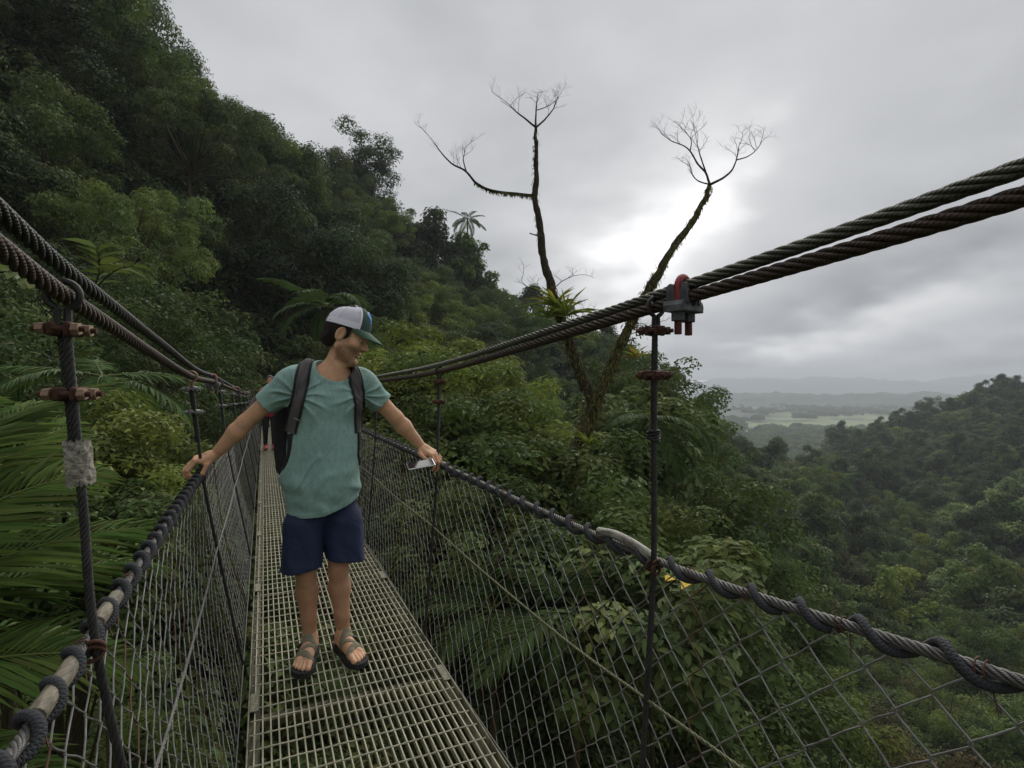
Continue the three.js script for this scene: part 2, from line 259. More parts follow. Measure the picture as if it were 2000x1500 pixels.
// rail cables, with a black rope wound round each
for (const [X, Y, hand, side] of [[XR, railYR, 1, 'valley'], [XL, railYL, -1, 'hillside']]) {
  const t = thing('rail_cable', `grey steel hand rail cable on the ${side} side`, 'cable', 'hand rail cables');
  for (let k = 0; k < 6; k++) part('strand', strand(() => X, Y, 0.0098, 6, k, 0.085, steps(1.2, -6, 0.0055, -4, 0.012), 6, hand), M.railCable, t);
  const zs = steps(-6.0, ENDZ, 0.25, -100, 0.25); part('rail_core', tube(zs.map((z) => V(X, Y(z), z)), 0.0095, 8), M.railCable, t);
  const pts = [], rnd = rng(side.length * 7), pitch = side === 'valley' ? 0.135 : 0.105; let a = 0;
  for (let z = 1.1; z > -24; ) { const near = z > -7, n = near ? 14 : 7; const rr = 0.0182 + 0.0025 * noise3(z * 3, X, 1); pts.push(V(X + rr * Math.cos(a), Y(z) + rr * Math.sin(a), z)); a -= hand * 2 * Math.PI / n; z -= pitch * (1 + 0.22 * noise3(z * 1.3, X * 5, 3)) / n; }
  tag(part('rail_rope', tube(pts, 0.0082, 7), M.rope, scene), `black rope coiled around the ${side} side hand rail`, 'rope', 'ropes wound on the rails');
}
// chain link fence: woven zigzag wires between rail and deck, each wire a part
const WA = 0.0515, WP = 0.096, ROWS = 10;
function zigzag(variant, radial, fine) {
  const rnd = rng(50 + variant), pts = [], n = ROWS * 2;
  for (let i = 0; i <= n; i++) {
    const s = i % 2 ? 1 : -1, y = 1 - i / n, j = (rnd() - 0.5) * 0.004, o = 0.0022 * s, e = 0.0045 / (ROWS * WP);
    if (!fine) { pts.push(V(o, y, s * (WA / 2 + 0.002) + j)); continue; }
    if (i) pts.push(V(o * 0.7, y + e, s * (WA / 2 - 0.0022) + j));
    pts.push(V(o, y, s * (WA / 2 + 0.0022) + j));
    if (i < n) { pts.push(V(o * 0.7, y - e, s * (WA / 2 - 0.0022) + j)); pts.push(V(0.0012 * Math.sin(i * 2.1 + variant), y - 0.5 / n, (rnd() - 0.5) * 0.004)); }
  }
  return pts;
}
for (const [X, Y, xb, side] of [[XR, railYR, 0.845, 'valley'], [XL, railYL, -0.10, 'hillside']]) {
  const t = thing('chain_link_fence', `grey chain link mesh hung below the ${side} side rail`, 'fence', 'chain link side meshes');
  const place = (pts, z, bulge) => pts.map((p) => { const top = Y(z + p.z) - 0.012, bot = -0.045, y = lerp(bot, top, p.y), u = 1 - p.y; return V(lerp(X, xb, u) + Math.sign(X - 0.4) * 0.035 * Math.sin(Math.PI * u) * bulge + p.x, y - 0.012 * Math.sin(Math.PI * u) * Math.sin(z * 1.7), z + p.z + 0.006 * Math.sin(y * 9 + z * 2)); });
  const near = [], far = []; let i = 0;
  for (let z = 0.5; z > ENDZ + 0.5; z -= WA, i++) {
    const odd = i % 2, fine = z > -6.4, ph = (z - FIRST) / STEP, bulge = 0.5 + 0.5 * Math.abs(Math.sin(ph * Math.PI));
    const pts = zigzag(i % 7, 5, fine).map((p) => V(p.x, p.y, odd ? -p.z : p.z));
    const q = place(pts, z, bulge);
    if (fine) near.push(q); else far.push(tube(q, 0.0017, 3, false));
  }
  const rnd = rng(4);
  near.forEach((q) => part('mesh_wire', tube(q, 0.0018, 5, false), rnd() < 0.09 ? M.wireRust : M.wire, t));
  tag(part('mesh_wire', mergeGeometries(far), M.wire, t), null, null, null, 'stuff');
  // bottom loops and tie wires at the rail
  for (let z = 0.4; z > -9; z -= WA * 2) {
    const pts = [], zz = z + WA / 2; for (let k = 0; k <= 10; k++) { const a = k / 10 * Math.PI * 2 * 0.92 + 0.3; pts.push(V(xb + 0.004 * Math.cos(a), -0.072 - 0.028 * Math.cos(a), zz + 0.011 * Math.sin(a))); }
    part('end_loop', tube(pts, 0.0017, 4, false), M.wire, t);
  }
  for (let z = 0.3; z > -7; z -= 0.155 + 0.06 * rnd()) {
    const pts = [], tw = rnd() * 2, r = 0.0135; for (let k = 0; k <= 18; k++) { const a = tw + k / 18 * Math.PI * 3.2; pts.push(V(X + r * Math.cos(a), Y(z) + r * Math.sin(a), z + 0.006 * (k / 18 - 0.5) * 3)); }
    pts.push(V(lerp(X, xb, 0.06), Y(z) - 0.05, z + 0.02)); part('tie_wire', tube(pts, 0.0014, 4, false), M.wireRust, t);
  }
  // stay wires threaded through the mesh
  const sx = (u) => lerp(X, xb, u) - Math.sign(X - 0.4) * 0.008;
  const mid = steps(0.6, ENDZ, 0.12, -8, 0.5);
  const st = thing('stay_wire', `thin ${side === 'valley' ? 'mossy yellow green' : 'dull grey'} wire running through the middle of the ${side} side mesh`, 'wire', 'stay wires in the meshes');
  const hgt = (z) => 0.60 + 0.10 * sstep(z, -1.6, 0.2) - 0.012 * Math.abs(Math.sin((z - FIRST) / STEP * Math.PI));
  for (let k = 0; k < 3; k++) part('strand', tube(steps(0.6, -5, 0.008, -9, 0.1).map((z) => { const a = z / 0.035 * 2 * Math.PI / 1.6 + k / 3 * 2 * Math.PI; return V(sx(1 - hgt(z)) + 0.0022 * Math.cos(a), hgt(z) + 0.0022 * Math.sin(a), z); }), 0.0024, 5), side === 'valley' ? M.stay : M.stayGrey, st);
  part('wire_run', tube(steps(-5, ENDZ, 0.3, -100, 0.3).map((z) => V(sx(1 - hgt(z)), hgt(z), z)), 0.0040, 5), M.stayGrey, st);
  const lowW = tag(part('stay_wire', tube(mid.map((z) => V(xb - Math.sign(X - 0.4) * 0.006, -0.012 + 0.03 * sstep(z, -2.6, -0.5) - 0.01 * Math.sin(z * 1.6), z)), 0.0034, 6), M.stayGrey, scene), `thin grey wire along the foot of the ${side} side mesh`, 'wire', 'stay wires in the meshes');
}
// walkway of steel grating
{
  const t = thing('walkway_grating', 'narrow walkway of pale yellowed steel grating', 'walkway');
  const rnd = rng(77), Z0 = 1.5, L = Z0 - ENDZ, n = 28, pitch = (DX1 - DX0 - 0.05) / (n - 1);
  const uvm = (g, a, b) => { const p = g.attributes.position, u = new Float32Array(p.count * 2); for (let i = 0; i < p.count; i++) { u[2 * i] = p.getX(i) * a; u[2 * i + 1] = p.getZ(i) * b; } g.setAttribute('uv', new THREE.BufferAttribute(u, 2)); return g; };
  const bar = uvm(new THREE.BoxGeometry(0.0056, 0.026, L), 30, 0.6);
  for (let i = 0; i < n; i++) part('bearing_bar', bar, M.grating, t).position.set(DX0 + 0.025 + i * pitch, -0.013, (Z0 + ENDZ) / 2);
  // twisted cross rods
  const rods = [0, 1, 2, 3].map((v) => { const N = 60, pts = []; const r = rng(v + 5), ph = r() * 6; for (let i = 0; i <= N; i++) { const x = DX0 + 0.008 + (DX1 - DX0 - 0.016) * i / N; pts.push(V(x, 0.0006 * Math.sin(x * 40 + ph), 0.0012 * Math.sin(x * 11 + ph))); } return tube(pts, (t, i) => 0.0040 + 0.0011 * Math.sin(t * 150 + ph), 5); });
  const restG = []; let c = 0;
  for (let z = Z0 - 0.05; z > ENDZ; z -= 0.1, c++) {
    if (c < 250) part('cross_bar', rods[c % 4], M.grating, t).position.set(0, -0.0012 + 0.001 * rnd(), z);
    else restG.push(new THREE.BoxGeometry(DX1 - DX0, 0.007, 0.007).translate((DX0 + DX1) / 2, -0.002, z));
  }
  tag(part('cross_bar', mergeGeometries(restG), M.grating, t), null, null, null, 'stuff');
  // edge angles in lengths of three metres, plates over the joints, angle beams underneath
  for (const s of [-1, 1]) {
    const xe = s < 0 ? DX0 : DX1;
    for (let z = Z0, k = 0; z > ENDZ + 1; z -= 3.02, k++) {
      const l = Math.min(3.0, z - ENDZ), zc = z - l / 2, shape = mergeGeometries([uvm(new RoundedBoxGeometry(0.006, 0.062, l, 1, 0.0015), 10, 1).translate(xe, -0.026 + 0.003 * (k % 2), zc), uvm(new RoundedBoxGeometry(0.042, 0.005, l, 1, 0.0015), 10, 1).translate(xe - s * 0.0245, -0.034, zc)]);
      part('edge_angle', shape, M.frame, t);
    }
  }
  for (let z = -1.10, k = 0; z > ENDZ; z -= 1.51, k++) {
    const w = DX1 - DX0 - 0.09, xc = (DX0 + DX1) / 2, g = mergeGeometries([uvm(new RoundedBoxGeometry(w, 0.005, 0.055, 1, 0.0015), 3, 8).translate(xc, -0.0305, z), uvm(new RoundedBoxGeometry(w, 0.05, 0.005, 1, 0.0015), 3, 8).translate(xc, -0.0585, z - 0.025)]);
    const b = part('cross_beam', g, k % 3 === 1 ? M.frame : M.beam, t);
    for (const s of [-1, 1]) { part('joint_plate', uvm(new RoundedBoxGeometry(0.034, 0.005, 0.15, 1, 0.002), 10, 10).translate(s < 0 ? DX0 + 0.021 : DX1 - 0.021, 0.0055, z + 0.05 * s - 0.03), M.frame, t); }
    for (const f of [0.28, 0.72]) part('bolt_head', new THREE.CylinderGeometry(0.011, 0.011, 0.007, 6).translate(DX0 + 0.045 + w * f, -0.0245, z + 0.005), M.rustLight, b);
  }
}
// wire rope clip: bolts, saddle and nuts
function bolt(p, dir, len, r, mat) { const g = new THREE.CylinderGeometry(r, r, len, 10); g.applyQuaternion(new THREE.Quaternion().setFromUnitVectors(V(0, 1, 0), dir)); return g.translate(p.x, p.y, p.z); }
function hexNut(p, dir, h, r) { const g = new THREE.CylinderGeometry(r, r, h, 6).toNonIndexed(); g.computeVertexNormals(); g.applyQuaternion(new THREE.Quaternion().setFromUnitVectors(V(0, 1, 0), dir)); return g.translate(p.x, p.y, p.z); }
function clip(parent, x, y, z, along, bright, dark) {
  // two forged halves on either side of the paired ropes, a bolt through each end; 'along' is the bolts' direction
  const c = new THREE.Group(); c.name = 'rope_clip'; parent.add(c);
  const body = bright ? M.zinc : M.rust, nutM = bright ? M.zinc : dark ? M.rust : M.rustLight, across = V(0, 1, 0).cross(along).normalize();
  for (const s of [-1, 1]) {
    const p = V(x, y, z).addScaledVector(along, s * 0.0135);
    const g = new RoundedBoxGeometry(0.052, 0.026, 0.013, 3, 0.006); g.applyMatrix4(new THREE.Matrix4().makeBasis(across, V(0, 1, 0), along)); g.translate(p.x, p.y, p.z); part('saddle', g, body, c);
    const q = V(x, y, z).addScaledVector(across, s * 0.019);
    part('bolt', bolt(q.clone(), along, 0.084, 0.0052), body, c);
    part('nut', hexNut(q.clone().addScaledVector(along, 0.027), along, 0.0115, 0.0112), nutM, c); part('nut', hexNut(q.clone().addScaledVector(along, -0.027), along, 0.0115, 0.0112), nutM, c);
  }
  return c;
}
const NS = 15;
for (const [X, XH, Y, RY, xb, side] of [[XR, XR, mainR, railYR, 0.845, 'valley'], [XM, XL, mainL, railYL, -0.10, 'hillside']]) {
  for (let k = 0; k < NS; k++) {
    const z = FIRST - k * STEP + (X > 0 ? 0.035 : -0.05), yt = Y(z), yr = RY(z), s = Math.sign(X - 0.4), fine = k < 2;
    const ord = ['nearest', 'second', 'third', 'fourth', 'fifth', 'sixth', 'seventh', 'eighth', 'ninth', 'tenth', 'eleventh', 'twelfth', 'thirteenth', 'fourteenth', 'fifteenth'][k];
    const extra = k === 0 ? (X > 0 ? 'with black tape at its end and rusty clips' : 'wrapped in ragged white cloth') : k === 1 ? (X > 0 ? 'beside the hand holding a phone' : 'gripped by the man, with bright clips') : `${ord} of the row along the bridge`;
    const t = thing('suspender_cable', `dark steel suspender on the ${side} side, ${extra}`, 'cable', `suspenders on the ${side} side`);
    const lean = X > 0 ? 0.004 : 0.03, R = 0.0076, rail = V(XH - s * 0.012, yr, z + 0.013);
    const topP = V(X - s * 0.0 + s * lean * 0, yt - 0.03, z);
    const live = []; const L1 = V(X - s * 0.006, yt - 0.055, z + 0.004), L2 = V(lerp(X - s * 0.006, XH - s * 0.018, 0.55), lerp(yt - 0.055, yr, 0.55), z + 0.008), L3 = V(rail.x - s * 0.006, rail.y, rail.z), L4 = V(lerp(XH, xb, 0.5) - s * 0.012, 0.45, z + 0.014), L5 = V(xb - s * 0.012, -0.06, z + 0.012);
    const cl = curve([[L1.x, L1.y, L1.z], [L2.x, L2.y, L2.z], [L3.x, L3.y, L3.z], [L4.x, L4.y, L4.z], [L5.x, L5.y, L5.z]]);
    const addRope = (pts, name, m) => { if (!fine) return part(name, tube(pts, R * 0.95, 7), m, t); const T = [], gs = []; for (let q = 0; q < 5; q++) { const hp = pts.map((p, i) => { const a = i * 0.52 + q / 5 * 2 * Math.PI, tt = pts[Math.min(pts.length - 1, i + 1)].clone().sub(pts[Math.max(0, i - 1)]).normalize(), n = V(0, 0, 1).addScaledVector(tt, -tt.z).normalize(), b = V(0, 0, 0).crossVectors(tt, n); return p.clone().addScaledVector(n, R * 0.6 * Math.cos(a)).addScaledVector(b, R * 0.6 * Math.sin(a)); }); gs.push(tube(hp, R * 0.46, 6)); } return part(name, mergeGeometries(gs), m, t); };
    addRope(cl.getPoints(fine ? 240 : 30), 'rope', M.suspender);
    // loop over the main cable and the tail beside the live rope
    const loop = []; for (let q = 0; q <= 20; q++) { const a = -0.5 * Math.PI + 0.32 + (2 * Math.PI - 0.64) * q / 20, rr = 0.0245; loop.push(V(X + s * rr * Math.sin(a + Math.PI / 2) * -1 * -1, yt + rr * Math.sin(a) * 1.0, z + 0.002)); }
    const ring = []; for (let q = 0; q <= 24; q++) { const a = -Math.PI / 2 + 0.3 + (2 * Math.PI - 0.6) * q / 24; ring.push(V(X + 0.0245 * Math.cos(a), yt + 0.0245 * Math.sin(a), z + 0.004 * (q / 24 - 0.5))); }
    ring.unshift(V(X - s * 0 + 0.008, yt - 0.06, z)); ring.push(V(X - 0.008, yt - 0.06, z + 0.002));
    part('loop', tube(ring, 0.0062, 7), k % 2 && X < 0 ? M.rustLight : M.suspender, t);
    const xAt = (dn) => lerp(X, XH - s * 0.012, clamp((dn - 0.055) / (yt - 0.055 - yr), 0, 1));
    const tail = curve([[X + s * 0.006, yt - 0.05, z - 0.010], [xAt(0.18) + s * 0.004, yt - 0.18, z - 0.011], [xAt(0.33) + s * 0.003, yt - 0.33, z - 0.006]]);
    addRope(tail.getPoints(fine ? 66 : 8), 'rope_tail', M.suspender);
    const along = X > 0 ? V(SP * 0.25, 0, 1).normalize() : V(1, 0, 0.22).normalize(), br = X < 0 && k > 0;
    clip(t, X - s * 0.003, yt - 0.062, z - 0.001, k === 0 && X > 0 ? V(0.55, 0, 1).normalize() : along, br, X > 0); clip(t, xAt(0.178) - s * 0.002, yt - 0.178, z - 0.001, k === 0 && X > 0 ? V(0.35, 0, 1).normalize() : along, br, X > 0);
    if (k === 0 && X > 0) { const g = []; for (let q = 0; q < 5; q++) { const p = []; for (let w = 0; w <= 16; w++) { const a = w / 16 * 2 * Math.PI; p.push(V(xAt(0.33) - 0.003 + 0.0150 * Math.cos(a), yt - 0.325 - q * 0.0048 + 0.004 * Math.sin(a + q), z + 0.0145 * Math.sin(a))); } g.push(tube(p, 0.0036, 5)); } g.push(tube([V(X - 0.018, yt - 0.325, z + 0.008), V(X - 0.03, yt - 0.318, z + 0.012), V(X - 0.034, yt - 0.323, z + 0.012)], 0.002, 5)); part('tape', mergeGeometries(g), M.tape, t); }
    if (k === 0 && X < 0) {   // ragged cloth wrapped round rope and tail
      const N = 40, H = 40, pos = [], uv = [], idx = []; const nz = (a, h) => 0.0035 * fbm(Math.cos(a) * 1.2 * 2, h * 30, Math.sin(a) * 2.4, 3);
      for (let h = 0; h <= H; h++) for (let q = 0; q <= N; q++) { const a = q / N * 2 * Math.PI, e = h === 0 || h === H ? 0.006 * noise3(q * 0.9, h, 2) : 0, y = yt - 0.262 - 0.082 * h / H + e, r = 0.0165 + nz(a, h / H * 0.1) + (a > 5.2 && a < 6.0 ? 0.004 : 0); pos.push(xAt(yt - y) + 0.002 + r * 1.15 * Math.cos(a), y, z + r * 0.95 * Math.sin(a)); uv.push(q / N, h / H); }
      for (let h = 0; h < H; h++) for (let q = 0; q < N; q++) { const a = h * (N + 1) + q, b = a + N + 1; idx.push(a, a + 1, b + 1, a, b + 1, b); }
      const g = new THREE.BufferGeometry(); g.setAttribute('position', new THREE.Float32BufferAttribute(pos, 3)); g.setAttribute('uv', new THREE.Float32BufferAttribute(uv, 2)); g.setIndex(idx); g.computeVertexNormals();
      const m = M.cloth; m.side = THREE.DoubleSide; part('cloth_wrap', g, m, t);
    }
    // rusty binding where the suspender passes the rail
    const bind = []; for (let q = 0; q <= 40; q++) { const a = q / 40 * 2 * Math.PI * 2.4; bind.push(V(rail.x - s * 0.003 + 0.016 * Math.cos(a), rail.y - 0.012 + 0.012 * (q / 40 - 0.5) + 0.014 * Math.sin(a), rail.z + 0.012 * Math.sin(a * 0.5))); }
    part('binding', tube(bind, 0.0042, 5), M.rust, t);
  }
}
// cable clamps on the main cables: red bow, grey saddle, hexagon nuts, red threads
function cableClamp(X, z, Y, label, turn) {
  const o = thing('cable_clamp', label, 'clamp', 'red and grey clamps on the main cables'); o.position.set(X, Y(z), z); o.rotation.y = turn;
  // local x across the cable, z along it
  const bow = []; for (let i = 0; i <= 6; i++) bow.push(V(-0.0235, -0.028 + i * 0.009, 0)); for (let i = 1; i < 16; i++) { const a = Math.PI - i / 16 * Math.PI; bow.push(V(0.0235 * Math.cos(a), 0.028 + 0.0245 * Math.sin(a), 0)); } for (let i = 6; i >= 0; i--) bow.push(V(0.0235, -0.028 + i * 0.009, 0));
  part('bow', tube(bow, 0.0092, 12), M.redPaint, o);
  const prof = new THREE.Shape(); prof.moveTo(-0.044, -0.012); prof.lineTo(0.044, -0.012); prof.lineTo(0.045, -0.001); prof.lineTo(0.040, 0.008); prof.lineTo(0.0165, 0.010); prof.quadraticCurveTo(0.012, -0.0055, 0, -0.006); prof.quadraticCurveTo(-0.012, -0.0055, -0.0165, 0.010); prof.lineTo(-0.040, 0.008); prof.lineTo(-0.045, -0.001); prof.closePath();
  const base = new THREE.ExtrudeGeometry(prof, { depth: 0.050, bevelEnabled: true, bevelSize: 0.003, bevelThickness: 0.003, bevelSegments: 2, curveSegments: 8 }).translate(0, -0.018, -0.025);
  const ears = []; for (const s of [-1, 1]) for (const w of [-1, 1]) { const e = new THREE.Shape(); e.moveTo(-0.012, 0); e.lineTo(0.012, 0); e.lineTo(0.006, 0.046); e.quadraticCurveTo(0, 0.051, -0.006, 0.046); e.closePath(); ears.push(new THREE.ExtrudeGeometry(e, { depth: 0.008, bevelEnabled: true, bevelSize: 0.002, bevelThickness: 0.002, bevelSegments: 2 }).rotateY(Math.PI / 2).translate(s * 0.0235 - 0.004, -0.014, w * 0.0185)); }
  part('saddle', mergeGeometries([base, ...ears]), M.saddle, o);
  for (const s of [-1, 1]) {
    part('nut', hexNut(V(s * 0.0235, -0.044, 0), V(0, 1, 0), 0.021, 0.0178), M.saddle, o);
    const pr = []; for (let i = 0; i <= 44; i++) pr.push(new THREE.Vector2(0.0084 + (i % 2 ? 0.0010 : 0), -0.054 - i * 0.00075)); pr.push(new THREE.Vector2(0.0001, -0.088));
    part('thread', new THREE.LatheGeometry(pr, 14).translate(s * 0.0235, 0, 0), M.redThread, o);
  }
}
cableClamp(XR + 0.002, FIRST + 0.135, mainR, 'large red and grey cable clamp at the nearest valley side suspender', 0.30);
cableClamp(XM - 0.004, -4.45, mainL, 'red and grey clamp on the hillside cables past the bright clips', 0);
cableClamp(XR + 0.002, -6.2, mainR, 'small red topped clamp on the valley side cables by the shoulder of the man', 0);
cableClamp(XM - 0.004, -8.6, mainL, 'farthest red topped clamp on the hillside cables', 0);
// split hoses over the rail
function hose(name, label, pts, r, mat = M.hose, n = 40) { const p = curve(pts.map((v) => [v.x, v.y, v.z])).getPoints(n), o = part(name, tube(p, r, 14), mat, scene); return tag(o, label, 'hose', 'hose pieces sleeved on the rails'); }
hose('hose_sleeve', 'pale hose piece lifted off the rail by the nearest valley side suspender', [V(XR - 0.003, railYR(-1.14) + 0.004, -1.15), V(XR - 0.004, railYR(-1.22) + 0.019, -1.23), V(XR - 0.006, railYR(-1.32) + 0.026, -1.32), V(XR - 0.010, railYR(-1.40) + 0.019, -1.395)], 0.0128);
hose('hose_sleeve', 'stained hose piece on the hillside rail just before the cloth wrapped suspender', [V(XL, railYL(-0.98) + 0.004, -0.985), V(XL + 0.002, railYL(-1.06) + 0.003, -1.06), V(XL + 0.002, railYL(-1.15), -1.15)], 0.0142, M.hoseStained);
hose('hose_sleeve', 'short hose piece on the hillside rail just beyond the cloth wrapped suspender', [V(XL, railYL(-1.3) + 0.006, -1.30), V(XL + 0.002, railYL(-1.38) + 0.006, -1.38), V(XL + 0.002, railYL(-1.45) + 0.004, -1.45)], 0.0140, M.hoseStained);
hose('hose_sleeve', 'short pale hose end on the rail next to the phone hand', [V(XR, railYR(-2.98) + 0.008, -2.93), V(XR, railYR(-3.0) + 0.006, -2.99), V(XR, railYR(-3.05) + 0.003, -3.06)], 0.0135);

// ---------------------------------------------------------------- figures: signed distance fields meshed on a grid
function surfaceNets(f, lo, hi, h, uvOf) {
  const nx = Math.ceil((hi[0] - lo[0]) / h) + 1, ny = Math.ceil((hi[1] - lo[1]) / h) + 1, nz = Math.ceil((hi[2] - lo[2]) / h) + 1, val = new Float32Array(nx * ny * nz);
  for (let k = 0, o = 0; k < nz; k++) for (let j = 0; j < ny; j++) for (let i = 0; i < nx; i++, o++) val[o] = f(lo[0] + i * h, lo[1] + j * h, lo[2] + k * h);
  const id = new Int32Array(nx * ny * nz).fill(-1), pos = [], idx = [], sx = 1, sy = nx, sz = nx * ny;
  const corner = [0, sx, sy, sx + sy, sz, sx + sz, sy + sz, sx + sy + sz], edges = [[0, 1], [2, 3], [4, 5], [6, 7], [0, 2], [1, 3], [4, 6], [5, 7], [0, 4], [1, 5], [2, 6], [3, 7]];
  for (let k = 0; k < nz - 1; k++) for (let j = 0; j < ny - 1; j++) for (let i = 0; i < nx - 1; i++) {
    const o = i + j * sy + k * sz; let m = 0; for (let c = 0; c < 8; c++) if (val[o + corner[c]] < 0) m |= 1 << c;
    if (m === 0 || m === 255) continue;
    let x = 0, y = 0, z = 0, n = 0;
    for (const [a, b] of edges) { const va = val[o + corner[a]], vb = val[o + corner[b]]; if ((va < 0) === (vb < 0)) continue; const t = va / (va - vb); x += lerp(a & 1, b & 1, t); y += lerp((a >> 1) & 1, (b >> 1) & 1, t); z += lerp(a >> 2, b >> 2, t); n++; }
    id[o] = pos.length / 3; pos.push(lo[0] + (i + x / n) * h, lo[1] + (j + y / n) * h, lo[2] + (k + z / n) * h);
  }
  for (let k = 1; k < nz - 1; k++) for (let j = 1; j < ny - 1; j++) for (let i = 1; i < nx - 1; i++) {
    const o = i + j * sy + k * sz, s = val[o] < 0;
    for (const [d, u, v] of [[sx, sy, sz], [sy, sz, sx], [sz, sx, sy]]) {
      if (s === (val[o + d] < 0)) continue;
      const a = id[o], b = id[o - u], c = id[o - u - v], e = id[o - v];
      if (a < 0 || b < 0 || c < 0 || e < 0) continue;
      s ? idx.push(a, b, c, a, c, e) : idx.push(a, c, b, a, e, c);
    }
  }
  const nor = new Float32Array(pos.length), q = h * 0.6;
  for (let i = 0; i < pos.length; i += 3) { const x = pos[i], y = pos[i + 1], z = pos[i + 2]; let a = f(x + q, y, z) - f(x - q, y, z), b = f(x, y + q, z) - f(x, y - q, z), c = f(x, y, z + q) - f(x, y, z - q); const l = Math.hypot(a, b, c) || 1; nor[i] = a / l; nor[i + 1] = b / l; nor[i + 2] = c / l; }
  const g = new THREE.BufferGeometry(); g.setAttribute('position', new THREE.Float32BufferAttribute(pos, 3)); g.setAttribute('normal', new THREE.BufferAttribute(nor, 3)); g.setIndex(idx);
  const uv = new Float32Array(pos.length / 3 * 2); for (let i = 0; i < pos.length / 3; i++) { const r = uvOf ? uvOf(pos[3 * i], pos[3 * i + 1], pos[3 * i + 2]) : [pos[3 * i] * 0.8 + pos[3 * i + 2] * 0.6, pos[3 * i + 1] + 0.3 * pos[3 * i + 2]]; uv[2 * i] = r[0]; uv[2 * i + 1] = r[1]; }
  g.setAttribute('uv', new THREE.BufferAttribute(uv, 2)); return g;
}
const cap = (x, y, z, a, b, ra, rb) => { const bx = b[0] - a[0], by = b[1] - a[1], bz = b[2] - a[2], px = x - a[0], py = y - a[1], pz = z - a[2]; const t = clamp((px * bx + py * by + pz * bz) / (bx * bx + by * by + bz * bz), 0, 1); return Math.hypot(px - bx * t, py - by * t, pz - bz * t) - (ra + (rb - ra) * t); };
const ell = (x, y, z, c, r) => { const px = (x - c[0]), py = (y - c[1]), pz = (z - c[2]), k0 = Math.hypot(px / r[0], py / r[1], pz / r[2]), k1 = Math.hypot(px / (r[0] * r[0]), py / (r[1] * r[1]), pz / (r[2] * r[2])); return k1 < 1e-6 ? -Math.min(...r) : k0 * (k0 - 1) / k1; };
const smin = (a, b, k) => { const h = Math.max(k - Math.abs(a - b), 0) / k; return Math.min(a, b) - h * h * k * 0.25; };
const smax = (a, b, k) => -smin(-a, -b, k);
const mixp = (a, b, t) => [lerp(a[0], b[0], t), lerp(a[1], b[1], t), lerp(a[2], b[2], t)];
function boundsOf(caps, pad) { const lo = [1e9, 1e9, 1e9], hi = [-1e9, -1e9, -1e9]; for (const [a, b, ra, rb] of caps) for (const [p, r] of [[a, ra], [b, rb]]) for (let i = 0; i < 3; i++) { lo[i] = Math.min(lo[i], p[i] - r - pad); hi[i] = Math.max(hi[i], p[i] + r + pad); } return [lo, hi]; }
const chain = (caps, k) => (x, y, z) => { let d = 1e9; for (const [a, b, ra, rb] of caps) d = smin(d, cap(x, y, z, a, b, ra, rb), k); return d; };

// a hand as short chains: f points along the fingers, n out of the palm, s to the thumb's side
function hand(wrist, f, n, s, curls, thumb, k = 1) {
  const p = (a, b, c) => [wrist[0] + (f[0] * a + s[0] * b + n[0] * c) * k, wrist[1] + (f[1] * a + s[1] * b + n[1] * c) * k, wrist[2] + (f[2] * a + s[2] * b + n[2] * c) * k];
  const caps = [[p(0, 0, 0), p(0.03, 0, 0), 0.026, 0.027]], palm = [];
  for (let i = 0; i < 4; i++) { const b = 0.030 - i * 0.020; palm.push([p(0.018, b * 0.75, 0.002), p(0.092 - 0.006 * Math.abs(i - 1), b, -0.002), 0.0145, 0.0125]); }
  palm.push([p(0.02, 0.022, 0.010), p(0.055, 0.034, 0.012), 0.017, 0.014]);
  const lens = [[0.044, 0.027, 0.022], [0.049, 0.031, 0.023], [0.045, 0.029, 0.022], [0.035, 0.021, 0.019]], fingers = [];
  for (let i = 0; i < 4; i++) {
    let a = 0.092 - 0.006 * Math.abs(i - 1), b = 0.030 - i * 0.020, c = -0.002, ang = 0; const sp = (1.5 - i) * 0.05, seg = [];
    for (let q = 0; q < 3; q++) { ang += curls[i][q]; const l = lens[i][q], a2 = a + l * Math.cos(ang), b2 = b + l * sp * Math.cos(ang), c2 = c + l * Math.sin(ang); seg.push([p(a, b, c), p(a2, b2, c2), (0.0097 - 0.0009 * q - (i === 3 ? 0.0013 : 0)), (0.0092 - 0.0011 * q - (i === 3 ? 0.0013 : 0))]); a = a2; b = b2; c = c2; }
    fingers.push(seg);
  }
  const th = thumb.map((t) => p(...t)), ts = []; for (let q = 0; q < th.length - 1; q++) ts.push([th[q], th[q + 1], 0.0125 - 0.0012 * q, 0.0115 - 0.0013 * q]); fingers.push(ts);
  const P = chain([...caps, ...palm], 0.016), Fs = fingers.map((s) => chain(s, 0.005));
  return { f: (x, y, z) => { let d = P(x, y, z); for (const g of Fs) d = smin(d, g(x, y, z), 0.007); return d; }, caps: [...caps, ...palm, ...fingers.flat()] };
}
const unit = (v) => { const l = Math.hypot(...v); return v.map((c) => c / l); }, cross = (a, b) => [a[1] * b[2] - a[2] * b[1], a[2] * b[0] - a[0] * b[2], a[0] * b[1] - a[1] * b[0]];
function tint(g, fn) { const p = g.attributes.position, c = new Float32Array(p.count * 3); for (let i = 0; i < p.count; i++) { const r = fn(p.getX(i), p.getY(i), p.getZ(i)); c[3 * i] = r[0]; c[3 * i + 1] = r[1]; c[3 * i + 2] = r[2]; } g.setAttribute('color', new THREE.BufferAttribute(c, 3)); return g; }
